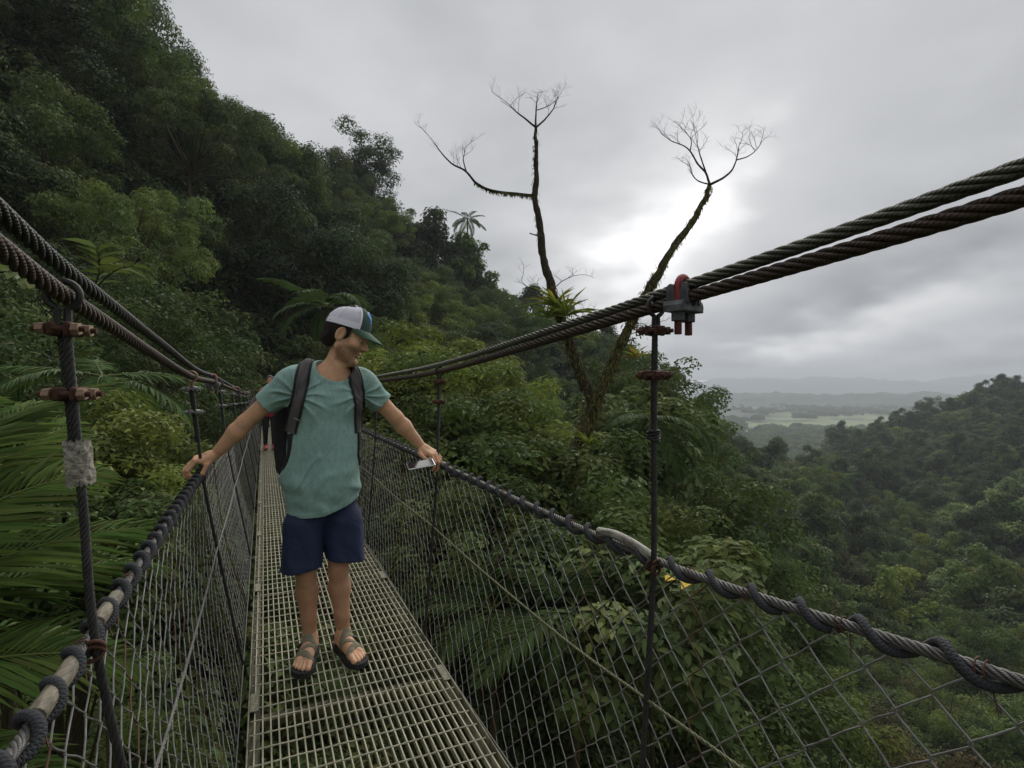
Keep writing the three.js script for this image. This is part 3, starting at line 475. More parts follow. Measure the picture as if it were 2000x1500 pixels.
// a band that lies on the surface of a field: rows of [point inside, direction out], across = sideways step
function band(f, rows, width, thick, n = 6, reach = 0.35) {
  const pos = [], uv = [], idx = [], hit = (o, d) => { let t = reach; for (let i = 0; i < 60; i++) { const v = f(o[0] + d[0] * t, o[1] + d[1] * t, o[2] + d[2] * t); if (v < 0.0006) break; t -= v * 0.85; if (t < 0) break; } return t; };
  rows.forEach(([o, d, w, wd = width], r) => { for (let i = 0; i <= n; i++) { const s = (i / n - 0.5) * wd, q = [o[0] + w[0] * s, o[1] + w[1] * s, o[2] + w[2] * s], t = hit(q, d), e = thick * (1 - 0.35 * Math.pow(Math.abs(i / n - 0.5) * 2, 4)); for (const l of [t + e, t - 0.004]) { pos.push(q[0] + d[0] * l, q[1] + d[1] * l, q[2] + d[2] * l); uv.push(i / n, r * 0.06); } } });
  const W = (n + 1) * 2;
  for (let r = 0; r < rows.length - 1; r++) { for (let i = 0; i < n; i++) { const a = r * W + i * 2, b = a + W; idx.push(a, a + 2, b + 2, a, b + 2, b); } for (const i of [0, n]) { const a = r * W + i * 2, b = a + W; i ? idx.push(a, a + 1, b + 1, a, b + 1, b) : idx.push(a, b + 1, a + 1, a, b, b + 1); } }
  for (const r of [0, rows.length - 1]) for (let i = 0; i < n; i++) { const a = r * W + i * 2; idx.push(a, a + 1, a + 3, a, a + 3, a + 2); }
  const g = new THREE.BufferGeometry(); g.setAttribute('position', new THREE.Float32BufferAttribute(pos, 3)); g.setAttribute('uv', new THREE.Float32BufferAttribute(uv, 2)); g.setIndex(idx); const gg = g.toNonIndexed(); gg.computeVertexNormals(); return g.computeVertexNormals(), g;
}

{
  const man = thing('person', 'man in teal shirt, navy shorts, sandals and white and green cap gripping both rails', 'person');
  // joints
  const J = {
    neck0: [0.325, 1.455, -3.065], neck1: [0.385, 1.61, -3.03], chest: [0.305, 1.285, -3.06], belly: [0.295, 1.06, -3.05], pelvis: [0.292, 0.88, -3.06],
    shR: [0.135, 1.432, -3.055], elR: [-0.085, 1.222, -3.14], wrR: [-0.222, 1.062, -3.185], shL: [0.485, 1.428, -3.065], elL: [0.672, 1.232, -3.06], wrL: [0.832, 1.058, -3.105],
    hipR: [0.212, 0.86, -3.06], knR: [0.200, 0.445, -3.035], anR: [0.222, 0.095, -3.045], hipL: [0.378, 0.86, -3.07], knL: [0.362, 0.445, -3.035], anL: [0.387, 0.095, -3.02],
  };
  const torso = (x, y, z) => {
    let d = ell(x, y, z, [0.307, 1.30, -3.065], [0.172, 0.20, 0.112]);
    d = smin(d, ell(x, y, z, [0.296, 1.06, -3.055], [0.158, 0.24, 0.106]), 0.10);
    d = smin(d, ell(x, y, z, [0.292, 0.89, -3.06], [0.165, 0.14, 0.115]), 0.08);
    d = smin(d, cap(x, y, z, J.shR, J.shL, 0.066, 0.066), 0.07);
    d = smin(d, cap(x, y, z, [0.21, 1.475, -3.075], J.neck0, 0.045, 0.055), 0.06); d = smin(d, cap(x, y, z, [0.425, 1.47, -3.085], J.neck0, 0.045, 0.055), 0.06);
    d = smin(d, ell(x, y, z, [0.235, 1.315, -2.985], [0.085, 0.07, 0.05]), 0.05); return smin(d, ell(x, y, z, [0.385, 1.315, -2.99], [0.085, 0.07, 0.05]), 0.05);
  };
  const armR = [[J.shR, J.elR, 0.055, 0.040], [J.elR, mixp(J.elR, J.wrR, 0.3), 0.040, 0.044], [mixp(J.elR, J.wrR, 0.3), J.wrR, 0.044, 0.027]], armL = [[J.shL, J.elL, 0.055, 0.040], [J.elL, mixp(J.elL, J.wrL, 0.3), 0.040, 0.044], [mixp(J.elL, J.wrL, 0.3), J.wrL, 0.044, 0.027]];
  const leg = (h, k, a, s) => { const cf = mixp(k, a, 0.32); cf[2] -= 0.018; const kc = [k[0], k[1] + 0.005, k[2] + 0.016]; return [[h, k, 0.085, 0.050], [kc, [k[0], k[1] - 0.028, k[2] + 0.016], 0.040, 0.037], [k, cf, 0.047, 0.056], [cf, mixp(k, a, 0.7), 0.056, 0.038], [mixp(k, a, 0.7), a, 0.038, 0.034]]; };
  const legR = leg(J.hipR, J.knR, J.anR), legL = leg(J.hipL, J.knL, J.anL);
  const aR = chain(armR, 0.02), aL = chain(armL, 0.02), lR = chain(legR, 0.02), lL = chain(legL, 0.02), neck = (x, y, z) => smin(cap(x, y, z, J.neck0, J.neck1, 0.060, 0.056), cap(x, y, z, [0.335, 1.44, -3.0], [0.40, 1.60, -3.0], 0.03, 0.035), 0.04);
  const body = (x, y, z) => { let d = torso(x, y, z) + 0.012; d = smin(d, aR(x, y, z), 0.03); d = smin(d, aL(x, y, z), 0.03); d = Math.min(d, smin(d, lR(x, y, z), 0.04)); d = Math.min(d, smin(d, lL(x, y, z), 0.04)); return smin(d, neck(x, y, z), 0.045); };
  // feet
  const foot = (an, dir, m) => {
    const fx = dir[0], fz = dir[1], q = (l0, w0, y) => { const l = l0 * 1.16, w = w0 * 1.06; return [an[0] + fx * l + fz * w * m, y, an[2] + fz * l - fx * w * m]; }, caps = [[[an[0], an[1] + 0.02, an[2]], q(-0.03, 0, 0.058), 0.037, 0.034], [[an[0], an[1] - 0.01, an[2]], q(0.09, 0.006, 0.062), 0.036, 0.026], [q(0.02, 0, 0.055), q(0.125, 0.018, 0.050), 0.034, 0.023], [q(0.02, 0, 0.055), q(0.125, -0.022, 0.047), 0.032, 0.018], [q(-0.035, 0, 0.058), q(0.09, -0.012, 0.05), 0.032, 0.024]];
    const toes = [[0.030, 0.148, 0.185, 0.0145], [0.009, 0.148, 0.188, 0.0102], [-0.008, 0.142, 0.178, 0.0095], [-0.023, 0.134, 0.166, 0.009], [-0.036, 0.124, 0.150, 0.0088]].map(([w, a, b, r]) => [[q(a - 0.028, w * 0.95, 0.049), q(a, w, 0.047), r, r], [q(a, w, 0.047), q(b, w * 1.06, 0.040), r, r * 0.92]]);
    const A = chain(caps, 0.02), T = toes.map((t) => chain(t, 0.006)); return { f: (x, y, z) => { let d = A(x, y, z); for (const t of T) d = smin(d, t(x, y, z), 0.006); return d; }, caps: [...caps, ...toes.flat()], q };
  };
  const fR = foot(J.anR, unit([-0.27, 0.96]), 1), fL = foot(J.anL, unit([0.26, 0.965]), -1);
  // hands: the right one closes on the hillside rail, the left one lies over the valley rail
  const hRf = unit([-0.92, -0.26, 0.16]), hRn = unit([-0.22, -0.96, -0.10]), hLf = unit([0.60, -0.42, 0.66]), hLn = unit([-0.26, -0.87, -0.40]);
  const hR = hand(J.wrR, hRf, hRn, unit(cross(hRf, hRn)), [[0.85, 1.15, 0.6], [0.8, 1.1, 0.6], [0.75, 1.1, 0.6], [0.7, 1.05, 0.6]], [[0.016, 0.022, 0.012], [0.040, 0.048, 0.028], [0.050, 0.054, 0.060], [0.050, 0.046, 0.088]], 1.1);
  const hL = hand(J.wrL, hLf, hLn, unit(cross(hLf, hLn)).map((c) => -c), [[0.50, 0.75, 0.45], [0.48, 0.8, 0.5], [0.45, 0.8, 0.5], [0.42, 0.8, 0.5]], [[0.015, 0.024, 0.010], [0.040, 0.054, 0.014], [0.074, 0.060, 0.018], [0.102, 0.052, 0.022]], 1.1);
  // head, in its own axes: x to his left, y up, z ahead
  const HS = 1.11, C = V(0.402, 1.672, -3.0), fd = V(0.85, -0.40, 0.38).normalize(), lf = V(0, 1, 0).cross(fd).normalize(), upv = fd.clone().cross(lf).normalize();
  const roll = -0.06; { const l2 = lf.clone().multiplyScalar(Math.cos(roll)).addScaledVector(upv, Math.sin(roll)); upv.multiplyScalar(Math.cos(roll)).addScaledVector(lf, -Math.sin(roll)); lf.copy(l2); }
  const HM = new THREE.Matrix4().makeBasis(lf, upv, fd).scale(V(HS, HS, HS)).setPosition(C), HI = HM.clone().invert();
  const head = (x, y, z) => {
    const ax = Math.abs(x);
    let d = ell(x, y, z, [0, 0.045, -0.012], [0.076, 0.084, 0.097]);
    d = smin(d, ell(x, y, z, [0, -0.02, 0.03], [0.061, 0.088, 0.062]), 0.03);
    d = smin(d, cap(ax, y, z, [0.050, -0.058, 0.0], [0.014, -0.104, 0.070], 0.021, 0.021), 0.03);
    d = smin(d, ell(x, y, z, [0, -0.106, 0.076], [0.024, 0.017, 0.019]), 0.015);
    d = smin(d, cap(ax, y, z, [0.006, 0.030, 0.085], [0.040, 0.026, 0.070], 0.011, 0.009), 0.016);
    d = smin(d, ell(ax, y, z, [0.040, -0.022, 0.060], [0.026, 0.022, 0.024]), 0.02);
    d = smax(d, -ell(ax, y, z, [0.031, 0.006, 0.098], [0.016, 0.011, 0.014]), 0.012);
    d = smin(d, cap(x, y, z, [0, 0.018, 0.088], [0, -0.022, 0.107], 0.0085, 0.0115), 0.012);
    d = smin(d, ell(ax, y, z, [0.011, -0.028, 0.097], [0.009, 0.008, 0.011]), 0.008);
    d = smin(d, ell(x, y, z, [0, -0.055, 0.085], [0.024, 0.0055, 0.010]), 0.006); d = smin(d, ell(x, y, z, [0, -0.069, 0.083], [0.021, 0.0065, 0.010]), 0.006);
    d = smax(d, -ell(x, y, z, [0, -0.0617, 0.098], [0.020, 0.0018, 0.010]), 0.003);
    // ears: rim and hollow
    const ex = ax - 0.079 - (-(z + 0.008)) * 0.45, e = ell(ex, y, z, [0, -0.004, -0.010], [0.0075, 0.033, 0.019]);
    d = smin(d, smax(e, -ell(ex, y, z, [0.008, 0.002, -0.006], [0.007, 0.021, 0.010]), 0.004), 0.006);
    return d;
  };
  const nk = (x, y, z) => { const v = V(x, y, z).applyMatrix4(HM); return neck(v.x, v.y, v.z); };
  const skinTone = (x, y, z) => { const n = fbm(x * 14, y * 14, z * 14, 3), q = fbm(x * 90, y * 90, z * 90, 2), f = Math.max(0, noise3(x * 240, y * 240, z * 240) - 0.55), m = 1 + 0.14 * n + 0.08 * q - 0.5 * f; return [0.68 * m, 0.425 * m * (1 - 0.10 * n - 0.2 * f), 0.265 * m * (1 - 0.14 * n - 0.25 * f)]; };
  const legTone = (x, y, z) => { const n = fbm(x * 18, y * 18, z * 18, 3), h = fbm(x * 160, y * 60, z * 160, 2), m = 0.86 + 0.10 * n - 0.14 * Math.max(0, h); return [0.54 * m, 0.32 * m, 0.20 * m]; };
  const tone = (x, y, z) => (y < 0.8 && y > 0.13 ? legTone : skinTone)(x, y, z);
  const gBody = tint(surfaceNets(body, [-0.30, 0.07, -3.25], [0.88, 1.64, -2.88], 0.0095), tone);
  const piece = (o, h, fn = tone) => { const [lo, hi] = boundsOf(o.caps, 0.008); return tint(surfaceNets(o.f, lo, hi, h), fn); };
  const gs = [gBody, piece(hR, 0.0029), piece(hL, 0.0029), piece(fR, 0.0035), piece(fL, 0.0035)];
  const hg = surfaceNets((x, y, z) => Math.min(head(x, y, z), smin(head(x, y, z), nk(x, y, z), 0.025)), [-0.10, -0.17, -0.125], [0.10, 0.14, 0.135], 0.0028);
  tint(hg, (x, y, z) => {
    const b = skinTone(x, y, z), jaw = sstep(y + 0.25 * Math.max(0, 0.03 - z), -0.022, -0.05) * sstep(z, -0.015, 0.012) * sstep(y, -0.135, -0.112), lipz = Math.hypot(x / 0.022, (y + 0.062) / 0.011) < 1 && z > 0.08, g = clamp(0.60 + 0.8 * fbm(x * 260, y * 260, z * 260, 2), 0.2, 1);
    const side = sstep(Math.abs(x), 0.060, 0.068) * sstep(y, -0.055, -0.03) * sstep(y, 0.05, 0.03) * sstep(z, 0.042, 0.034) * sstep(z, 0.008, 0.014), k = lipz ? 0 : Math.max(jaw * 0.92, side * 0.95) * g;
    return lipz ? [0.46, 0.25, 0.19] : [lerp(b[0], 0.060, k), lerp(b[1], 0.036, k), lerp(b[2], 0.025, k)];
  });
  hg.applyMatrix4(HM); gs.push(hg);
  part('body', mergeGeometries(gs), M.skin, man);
  // eyes and brows
  for (const s of [-1, 1]) {
    const e = part('eye', new THREE.SphereGeometry(0.0105, 16, 12).translate(s * 0.031, 0.003, 0.0760).applyMatrix4(HM), M.eyeWhite, man);
    part('iris', new THREE.SphereGeometry(0.0062, 12, 8).scale(1, 1, 0.5).translate(s * 0.031, -0.001, 0.0845).applyMatrix4(HM), M.iris, e);
    const p = []; for (let i = 0; i <= 10; i++) { const u = i / 10; p.push(V(s * lerp(0.012, 0.050, u), 0.026 + 0.006 * Math.sin(u * 2.4), lerp(0.0945, 0.070, u * u * 0.6 + u * 0.4)).applyMatrix4(HM)); }
    part('eyebrow', tube(p, (t) => 0.0042 * (1 - 0.6 * t), 6), M.brow, man);
  }
  // hair below the cap
  const hairF = (x, y, z) => { let d = ell(x, y, z, [0, 0.036, -0.018], [0.083, 0.092, 0.104]) - 0.004 * fbm(x * 60, y * 16, z * 60, 3); d = smin(d, ell(x, y, z, [0, -0.030, -0.072], [0.060, 0.052, 0.042]) - 0.006 * fbm(x * 50, y * 14, z * 50, 3), 0.02); d = Math.max(d, z - 0.030 + 0.55 * Math.max(0, -y - 0.005)); d = Math.max(d, -(y + 0.078 + 0.012 * fbm(x * 45, 1, z * 45, 2)));
    d = Math.max(d, y - 0.058); const ear = Math.hypot(Math.abs(x) - 0.083, (y + 0.004) * 0.62, (z + 0.008) * 0.95) - 0.024; return Math.max(d, -ear); };
  part('hair', surfaceNets(hairF, [-0.105, -0.10, -0.14], [0.105, 0.14, 0.06], 0.0032, (x, y, z) => [Math.atan2(x, z), y * 4]).applyMatrix4(HM), M.hair, man);
  // trucker cap: white mesh panels behind, green front, curved brim
  {
    const capO = new THREE.Group(); capO.name = 'cap'; man.add(capO);
    const tilt = -0.13, cy = 0.040, dome = (az, t, off = 0) => { // az from the front (z) round to his left, t from rim (0) to crown (1)
      const fr = Math.cos(az), rr = Math.sin(az), e = t * Math.PI / 2, ce = Math.pow(Math.cos(e), 0.72), se = Math.sin(e);
      const R = 0.0875 + off, Zf = 0.104 + off, H = 0.103 + 0.010 * Math.max(0, fr) + off; let x = R * rr * ce, z = (fr > 0 ? Zf : 0.109 + off) * fr * ce - 0.010, y = H * se * (1 - 0.06 * Math.max(0, -fr) * se);
      const c = Math.cos(tilt), s = Math.sin(tilt); return V(x, cy + y * c - z * s * 0.9, z * c + y * s * 0.5); };
    const patch = (a0, a1, t0, t1, off, n, m, lump = 0) => { const pos = [], uv = [], idx = []; for (let j = 0; j <= m; j++) for (let i = 0; i <= n; i++) { const a = lerp(a0, a1, i / n), t = lerp(t0, t1, j / m), p = dome(a, t, off + lump * fbm(a * 3, t * 4, 1, 2)); pos.push(p.x, p.y, p.z); uv.push(a * 0.75, t); }
      for (let j = 0; j < m; j++) for (let i = 0; i < n; i++) { const a = j * (n + 1) + i, b = a + n + 1; idx.push(a, a + 1, b + 1, a, b + 1, b); } const g = new THREE.BufferGeometry(); g.setAttribute('position', new THREE.Float32BufferAttribute(pos, 3)); g.setAttribute('uv', new THREE.Float32BufferAttribute(uv, 2)); g.setIndex(idx); g.computeVertexNormals(); return g.applyMatrix4(HM); };
    for (const m of [M.capWhite, M.capBand, M.capGreen, M.capBrim]) m.side = THREE.DoubleSide;
    const fa = 0.84, bounds = [fa, 1.98, Math.PI];
    for (const s of [-1, 1]) {
      for (let i = 0; i < 2; i++) part('mesh_panel', patch(s * bounds[i], s * bounds[i + 1], 0.0, 1, 0, 20, 20, 0.0015), M.capWhite, capO);
      part('front_panel', patch(0, s * fa, 0, 1, 0.0012, 16, 20), M.capGreen, capO);
      for (const a of [fa + 0.03, 1.98]) { const sm = patch(s * (a - 0.05), s * (a + 0.05), 0.02, 0.985, 0.0022, 3, 24); part('seam', sm, M.capBand, capO); }
      part('band', patch(s * (fa + 0.01), s * Math.PI, 0, 0.17, 0.0018, 30, 4), M.capBand, capO);
    }
    part('button', new THREE.SphereGeometry(0.0065, 12, 8).scale(1, 0.5, 1).applyMatrix4(new THREE.Matrix4().makeTranslation(...dome(0.5, 1, 0.001).toArray())).applyMatrix4(HM), M.capBand, capO);
    // brim: a curved sheet with thickness
    const pos = [], uv = [], idx = [], n = 24, m = 12; for (const lay of [0, 1]) for (let j = 0; j <= m; j++) for (let i = 0; i <= n; i++) { const a = lerp(-1.12, 1.12, i / n), t = j / m, p = dome(a, 0.02, 0.001), reach = 0.078 * Math.pow(Math.cos(a / 1.12 * Math.PI / 2), 0.55) * t; const x = p.x * (1 - 0.08 * t), z = p.z + reach, y = p.y - 0.34 * reach - 3.2 * x * x * t - lay * 0.0035 + 0.002; pos.push(x, y, z); uv.push(i / n, t); }
    const w = n + 1, L = w * (m + 1); for (let j = 0; j < m; j++) for (let i = 0; i < n; i++) { const a = j * w + i; idx.push(a, a + w + 1, a + 1, a, a + w, a + w + 1, L + a, L + a + 1, L + a + w + 1, L + a, L + a + w + 1, L + a + w); } for (let i = 0; i < n; i++) { const a = m * w + i; idx.push(a, L + a, L + a + 1, a, L + a + 1, a + 1); }
    const bg = new THREE.BufferGeometry(); bg.setAttribute('position', new THREE.Float32BufferAttribute(pos, 3)); bg.setAttribute('uv', new THREE.Float32BufferAttribute(uv, 2)); bg.setIndex(idx); bg.computeVertexNormals(); part('brim', bg.applyMatrix4(HM), M.capBrim, capO);
    // embroidered emblem on the front: a blue crouching shape with pale edging, following the panel
    const emb = (list, off, mat, name) => { const sh = new THREE.Shape(list.map(([u, v]) => new THREE.Vector2(u, v))), g = new THREE.ExtrudeGeometry(sh, { depth: 0.0016, bevelEnabled: false, curveSegments: 4 }), p = g.attributes.position; for (let i = 0; i < p.count; i++) { const q = dome(p.getX(i), p.getY(i), off + p.getZ(i)); p.setXYZ(i, q.x, q.y, q.z); } g.computeVertexNormals(); part(name, g.applyMatrix4(HM), mat, capO); };
    emb([[-0.42, 0.50], [-0.34, 0.60], [-0.12, 0.64], [0.16, 0.62], [0.34, 0.52], [0.40, 0.42], [0.30, 0.36], [0.26, 0.24], [0.18, 0.24], [0.16, 0.36], [0.02, 0.40], [-0.10, 0.36], [-0.16, 0.26], [-0.24, 0.26], [-0.24, 0.40], [-0.34, 0.44]], 0.0018, M.logo, 'emblem');
    emb([[-0.42, 0.50], [-0.34, 0.60], [-0.12, 0.64], [0.16, 0.62], [0.34, 0.52], [0.33, 0.55], [0.17, 0.655], [-0.12, 0.675], [-0.36, 0.63], [-0.45, 0.51]], 0.0022, M.logoPale, 'emblem_edge');
  }
  // shirt
  const fold = (x, y, z) => { const a = Math.atan2(x - 0.3, z + 3.06), low = sstep(y, 1.28, 0.95), w = 1.6 * noise3(x * 2.2, y * 1.6, 7);
    const drape = Math.pow(0.5 + 0.5 * Math.sin(a * 4.2 - y * 5 + w * 2.2), 2.2) - 0.3, side = Math.pow(0.5 + 0.5 * Math.sin(y * 26 + x * 22 + 3 * noise3(x * 3, y * 4, 2)), 3) * sstep(Math.abs(x - 0.3), 0.07, 0.17) * sstep(y, 1.15, 1.0) * sstep(y, 0.79, 0.88);
    const arm = (ax, ph) => { const dx = x - ax, dy = y - 1.36, ro = Math.hypot(dx, dy), th = Math.atan2(dy, dx); return Math.pow(0.5 + 0.5 * Math.sin(th * 11 + ph + 1.5 * noise3(x * 5, y * 5, ph)), 3) * Math.exp(-Math.pow((ro - 0.07) / 0.075, 2)) * sstep(z, -3.06, -3.0); };
    return 0.011 * (arm(0.155, 1) + arm(0.475, 2)) + 0.019 * low * drape + 0.013 * side + 0.007 * low * (Math.pow(0.5 + 0.5 * Math.sin((x - 0.3) * 34 - (y - 0.9) * 30 + 4 * noise3(x * 2.5, y * 3, 9)), 4) - 0.15) * sstep(noise3(x * 4, y * 4, 15), -0.1, 0.4) + 0.004 * noise3(x * 4, y * 4, z * 4) + 0.006 * sstep(y, 0.95, 0.8) * noise3(x * 9 + 3 * y, y * 10, z * 5) + 0.006 * sstep(y, 1.30, 1.38) * Math.sin((x - 0.3) * 60 + y * 25) * sstep(Math.abs(x - 0.31), 0.05, 0.09) * sstep(Math.abs(x - 0.31), 0.16, 0.11); };
  const shirtBody = (x, y, z) => { let d = torso(x, y, z) - 0.003; const t = sstep(y, 1.22, 0.86); d = smin(d, cap(x, y, z, [0.298, 1.12, -3.055], [0.280, 0.70, -3.05], 0.10, 0.112), 0.09) ; const flat = ell(x, y, z, [0.288, 0.90, -3.052], [0.181, 0.62, 0.132]); d = smin(d, flat, 0.06); return d; };
  const sleeve = (sh, el, t1, r0, r1) => (x, y, z) => { const e = mixp(sh, el, 1.1); return cap(x, y, z, sh, e, r0, r1); };
  const slR = sleeve(J.shR, J.elR, 0.6, 0.070, 0.066), slL = sleeve(J.shL, J.elL, 0.62, 0.070, 0.066);
  const cutS = (sh, el, t) => { const d = unit([el[0] - sh[0], el[1] - sh[1], el[2] - sh[2]]), p = mixp(sh, el, t); return (x, y, z) => (x - p[0]) * d[0] + (y - p[1]) * d[1] + (z - p[2]) * d[2]; };
  const cR = cutS(J.shR, J.elR, 0.56), cL = cutS(J.shL, J.elL, 0.60);
  const hem = (x, y, z) => 0.738 + 0.72 * Math.pow(Math.max(0, x - 0.17), 2) + 0.05 * Math.max(0, x - 0.17) - y;
  const shirtF = (x, y, z) => {
    let d = shirtBody(x, y, z); const wr = 0.006 * noise3(x * 11, y * 9, z * 11);
    let r = Math.max(slR(x, y, z) + wr, cR(x, y, z) + 0.004 * noise3(x * 30, y * 30, 1)), l = Math.max(slL(x, y, z) + wr, cL(x, y, z) + 0.004 * noise3(x * 30, y * 30, 2));
    // openings of the sleeves
    r = Math.max(r, -Math.max(aR(x, y, z) - 0.010, -(cR(x, y, z) + 0.03))); l = Math.max(l, -Math.max(aL(x, y, z) - 0.010, -(cL(x, y, z) + 0.03)));
    d = smin(d, r, 0.05); d = smin(d, l, 0.05); d -= fold(x, y, z);
    const d0 = d; d = smax(d, hem(x, y, z), 0.006); d = Math.max(d, -Math.max(d0 + 0.011, -(hem(x, y, z) + 0.04)));
    const nk = Math.hypot((x - 0.338) * 0.92, (y - 1.502) * 0.98, z + 3.015) - 0.086; d = smax(d, -nk, 0.006); if (nk > -0.002 && nk < 0.017) d -= 0.0022; if (hem(x, y, z) > -0.026 && hem(x, y, z) < 0) d -= 0.0016;
    return d;
  };
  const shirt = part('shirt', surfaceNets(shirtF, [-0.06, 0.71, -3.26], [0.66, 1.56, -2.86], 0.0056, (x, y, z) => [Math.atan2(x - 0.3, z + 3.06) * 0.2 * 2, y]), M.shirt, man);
  // shorts
  const shortF = (x, y, z) => {
    const wv = 0.006 * fbm(x * 8 + y * 3, y * 7, z * 8, 3) + 0.006 * sstep(y, 0.75, 0.5) * Math.sin(Math.atan2(x - (x < 0.295 ? 0.19 : 0.39), z + 3.03) * 4 + y * 9);
    const r = cap(x, y, z, [0.205, 0.88, -3.06], [0.174, 0.40, -3.03], 0.102, 0.106) - wv, l = cap(x, y, z, [0.378, 0.88, -3.065], [0.404, 0.40, -3.035], 0.102, 0.106) - wv;
    const hr = 0.470 + 0.10 * (x - 0.19) - y, hl = 0.492 + 0.10 * (0.39 - x) - y, cut = x < 0.292 ? hr : hl;
    let d = smin(r, l, 0.022); d = smin(d, ell(x, y, z, [0.290, 0.86, -3.06], [0.185, 0.14, 0.128]), 0.05); const d0 = Math.min(r, l); d += 0.03 * sstep(y, 0.70, 0.80);
    d = smax(d, cut, 0.006); return Math.max(d, -Math.max(d0 + 0.012, -(cut + 0.05)));
  };
  part('shorts', surfaceNets(shortF, [0.04, 0.43, -3.25], [0.55, 0.99, -2.87], 0.0062), M.shorts, man);
  // sandals
  for (const [ft, an, m] of [[fR, J.anR, 1], [fL, J.anL, -1]]) {
    const s = new THREE.Group(); s.name = 'sandal'; man.add(s);
    const out = new THREE.Shape(), W = [[-0.062, 0], [-0.055, 0.028], [-0.02, 0.036], [0.04, 0.036], [0.10, 0.046], [0.155, 0.050], [0.195, 0.038], [0.208, 0.016], [0.203, -0.010], [0.180, -0.036], [0.145, -0.050], [0.09, -0.046], [0.03, -0.036], [-0.02, -0.036], [-0.055, -0.026]];
    out.setFromPoints(new THREE.SplineCurve([...W, W[0]].map(([a, b]) => new THREE.Vector2(a, b))).getPoints(70));
    const g = new THREE.ExtrudeGeometry(out, { depth: 0.020, bevelEnabled: true, bevelSize: 0.004, bevelThickness: 0.004, bevelSegments: 3 }), p = g.attributes.position;
    for (let i = 0; i < p.count; i++) { const [x, y, z] = ft.q(p.getX(i), p.getY(i), p.getZ(i) + 0.005 + 0.006 * sstep(p.getX(i), 0.13, 0.2)); p.setXYZ(i, x, y, z); } g.computeVertexNormals();
    if (m > 0) { const ix = g.index; if (ix) { const a = ix.array; for (let i = 0; i < a.length; i += 3) { const t = a[i]; a[i] = a[i + 1]; a[i + 1] = t; } } }
    part('sole', g, M.sole, s);
    const over = (l0, w0, l1, w1, wd, th, from, to) => { const rows = [], n = 22; for (let i = 0; i <= n; i++) { const a = lerp(from, to, i / n), t = (Math.cos(a) + 1) / 2, l = lerp(l0, l1, 1 - t), o = ft.q(l, 0, 0.040), side = ft.q(1, 0, 0), e = ft.q(l, Math.cos(a), 0.040), d = unit([e[0] - o[0], Math.sin(a), e[2] - o[2]]), f0 = ft.q(0, 0, 0), f1 = ft.q(1, 0, 0), sd = [f1[0] - f0[0], 0, f1[2] - f0[2]]; rows.push([o, d, sd]); } return band(ft.f, rows, wd, th, 6, 0.13); };
    part('strap', over(0.135, 0.03, 0.095, -0.03, 0.026, 0.0042, -0.25, Math.PI + 0.25), M.strap, s);
    part('strap', over(0.055, 0.03, 0.105, -0.03, 0.022, 0.0036, -0.25, Math.PI + 0.25), M.strap, s);
    part('strap', over(0.050, 0.03, 0.030, -0.03, 0.026, 0.0046, -0.25, Math.PI + 0.25), M.strap, s);
    const heel = []; for (let i = 0; i <= 16; i++) { const a = Math.PI / 2 + 0.5 + i / 16 * (Math.PI - 1.0), o = ft.q(-0.01, 0, 0.070), e = ft.q(-0.01 + Math.sin(a) * 0 + Math.cos(a), Math.sin(a), 0.07), d = unit([e[0] - o[0], 0, e[2] - o[2]]); heel.push([o, d, [0, 1, 0]]); }
    part('heel_strap', band((x, y, z) => Math.min(ft.f(x, y, z), body(x, y, z)), heel, 0.022, 0.004, 6, 0.085), M.sole, s);
    const bp = ft.q(0.045, -0.036, 0.080); const bk = new RoundedBoxGeometry(0.030, 0.022, 0.012, 2, 0.003); bk.rotateY(Math.atan2(ft.q(1, 0, 0)[0] - ft.q(0, 0, 0)[0], ft.q(1, 0, 0)[2] - ft.q(0, 0, 0)[2])); bk.rotateZ(m * 0.5); bk.translate(bp[0], bp[1], bp[2]); part('buckle', bk, M.buckle, s);
  }
  // backpack
  {
    const bp = thing('backpack', 'black backpack with grey padded straps worn by the man', 'backpack');
    const rb = (x, y, z) => { const t = (y - 1.16) / 0.26, sh = 1 - 0.10 * t * t, qx = Math.abs(x - 0.240) - 0.194 * sh + 0.06, qy = Math.abs(y - 1.175) - 0.265 + 0.06, qz = Math.abs(z + 3.285 + 0.02 * t) - 0.125 * (1 - 0.25 * t) + 0.05; return Math.hypot(Math.max(qx, 0), Math.max(qy, 0), Math.max(qz, 0)) + Math.min(Math.max(qx, qy, qz), 0) - 0.055; };
    const pack = (x, y, z) => { let d = rb(x, y, z) - 0.006 * fbm(x * 8, y * 8, z * 8, 3); return Math.max(d, -(torso(x, y, z) - 0.022)); };
    part('bag', surfaceNets(pack, [-0.02, 0.86, -3.46], [0.50, 1.49, -3.08], 0.0095), M.packBlack, bp);
    const pocket = (x, y, z) => { const qx = Math.abs(x - 0.265) - 0.11, qy = Math.abs(y - 1.08) - 0.11, qz = Math.abs(z + 3.40) - 0.01; return Math.hypot(Math.max(qx, 0), Math.max(qy, 0), Math.max(qz, 0)) - 0.03; };
    part('front_pocket', surfaceNets(pocket, [0.10, 0.9, -3.46], [0.44, 1.26, -3.34], 0.009), M.packBlack, bp);
    const both = (x, y, z) => Math.min(shirtF(x, y, z), 1);
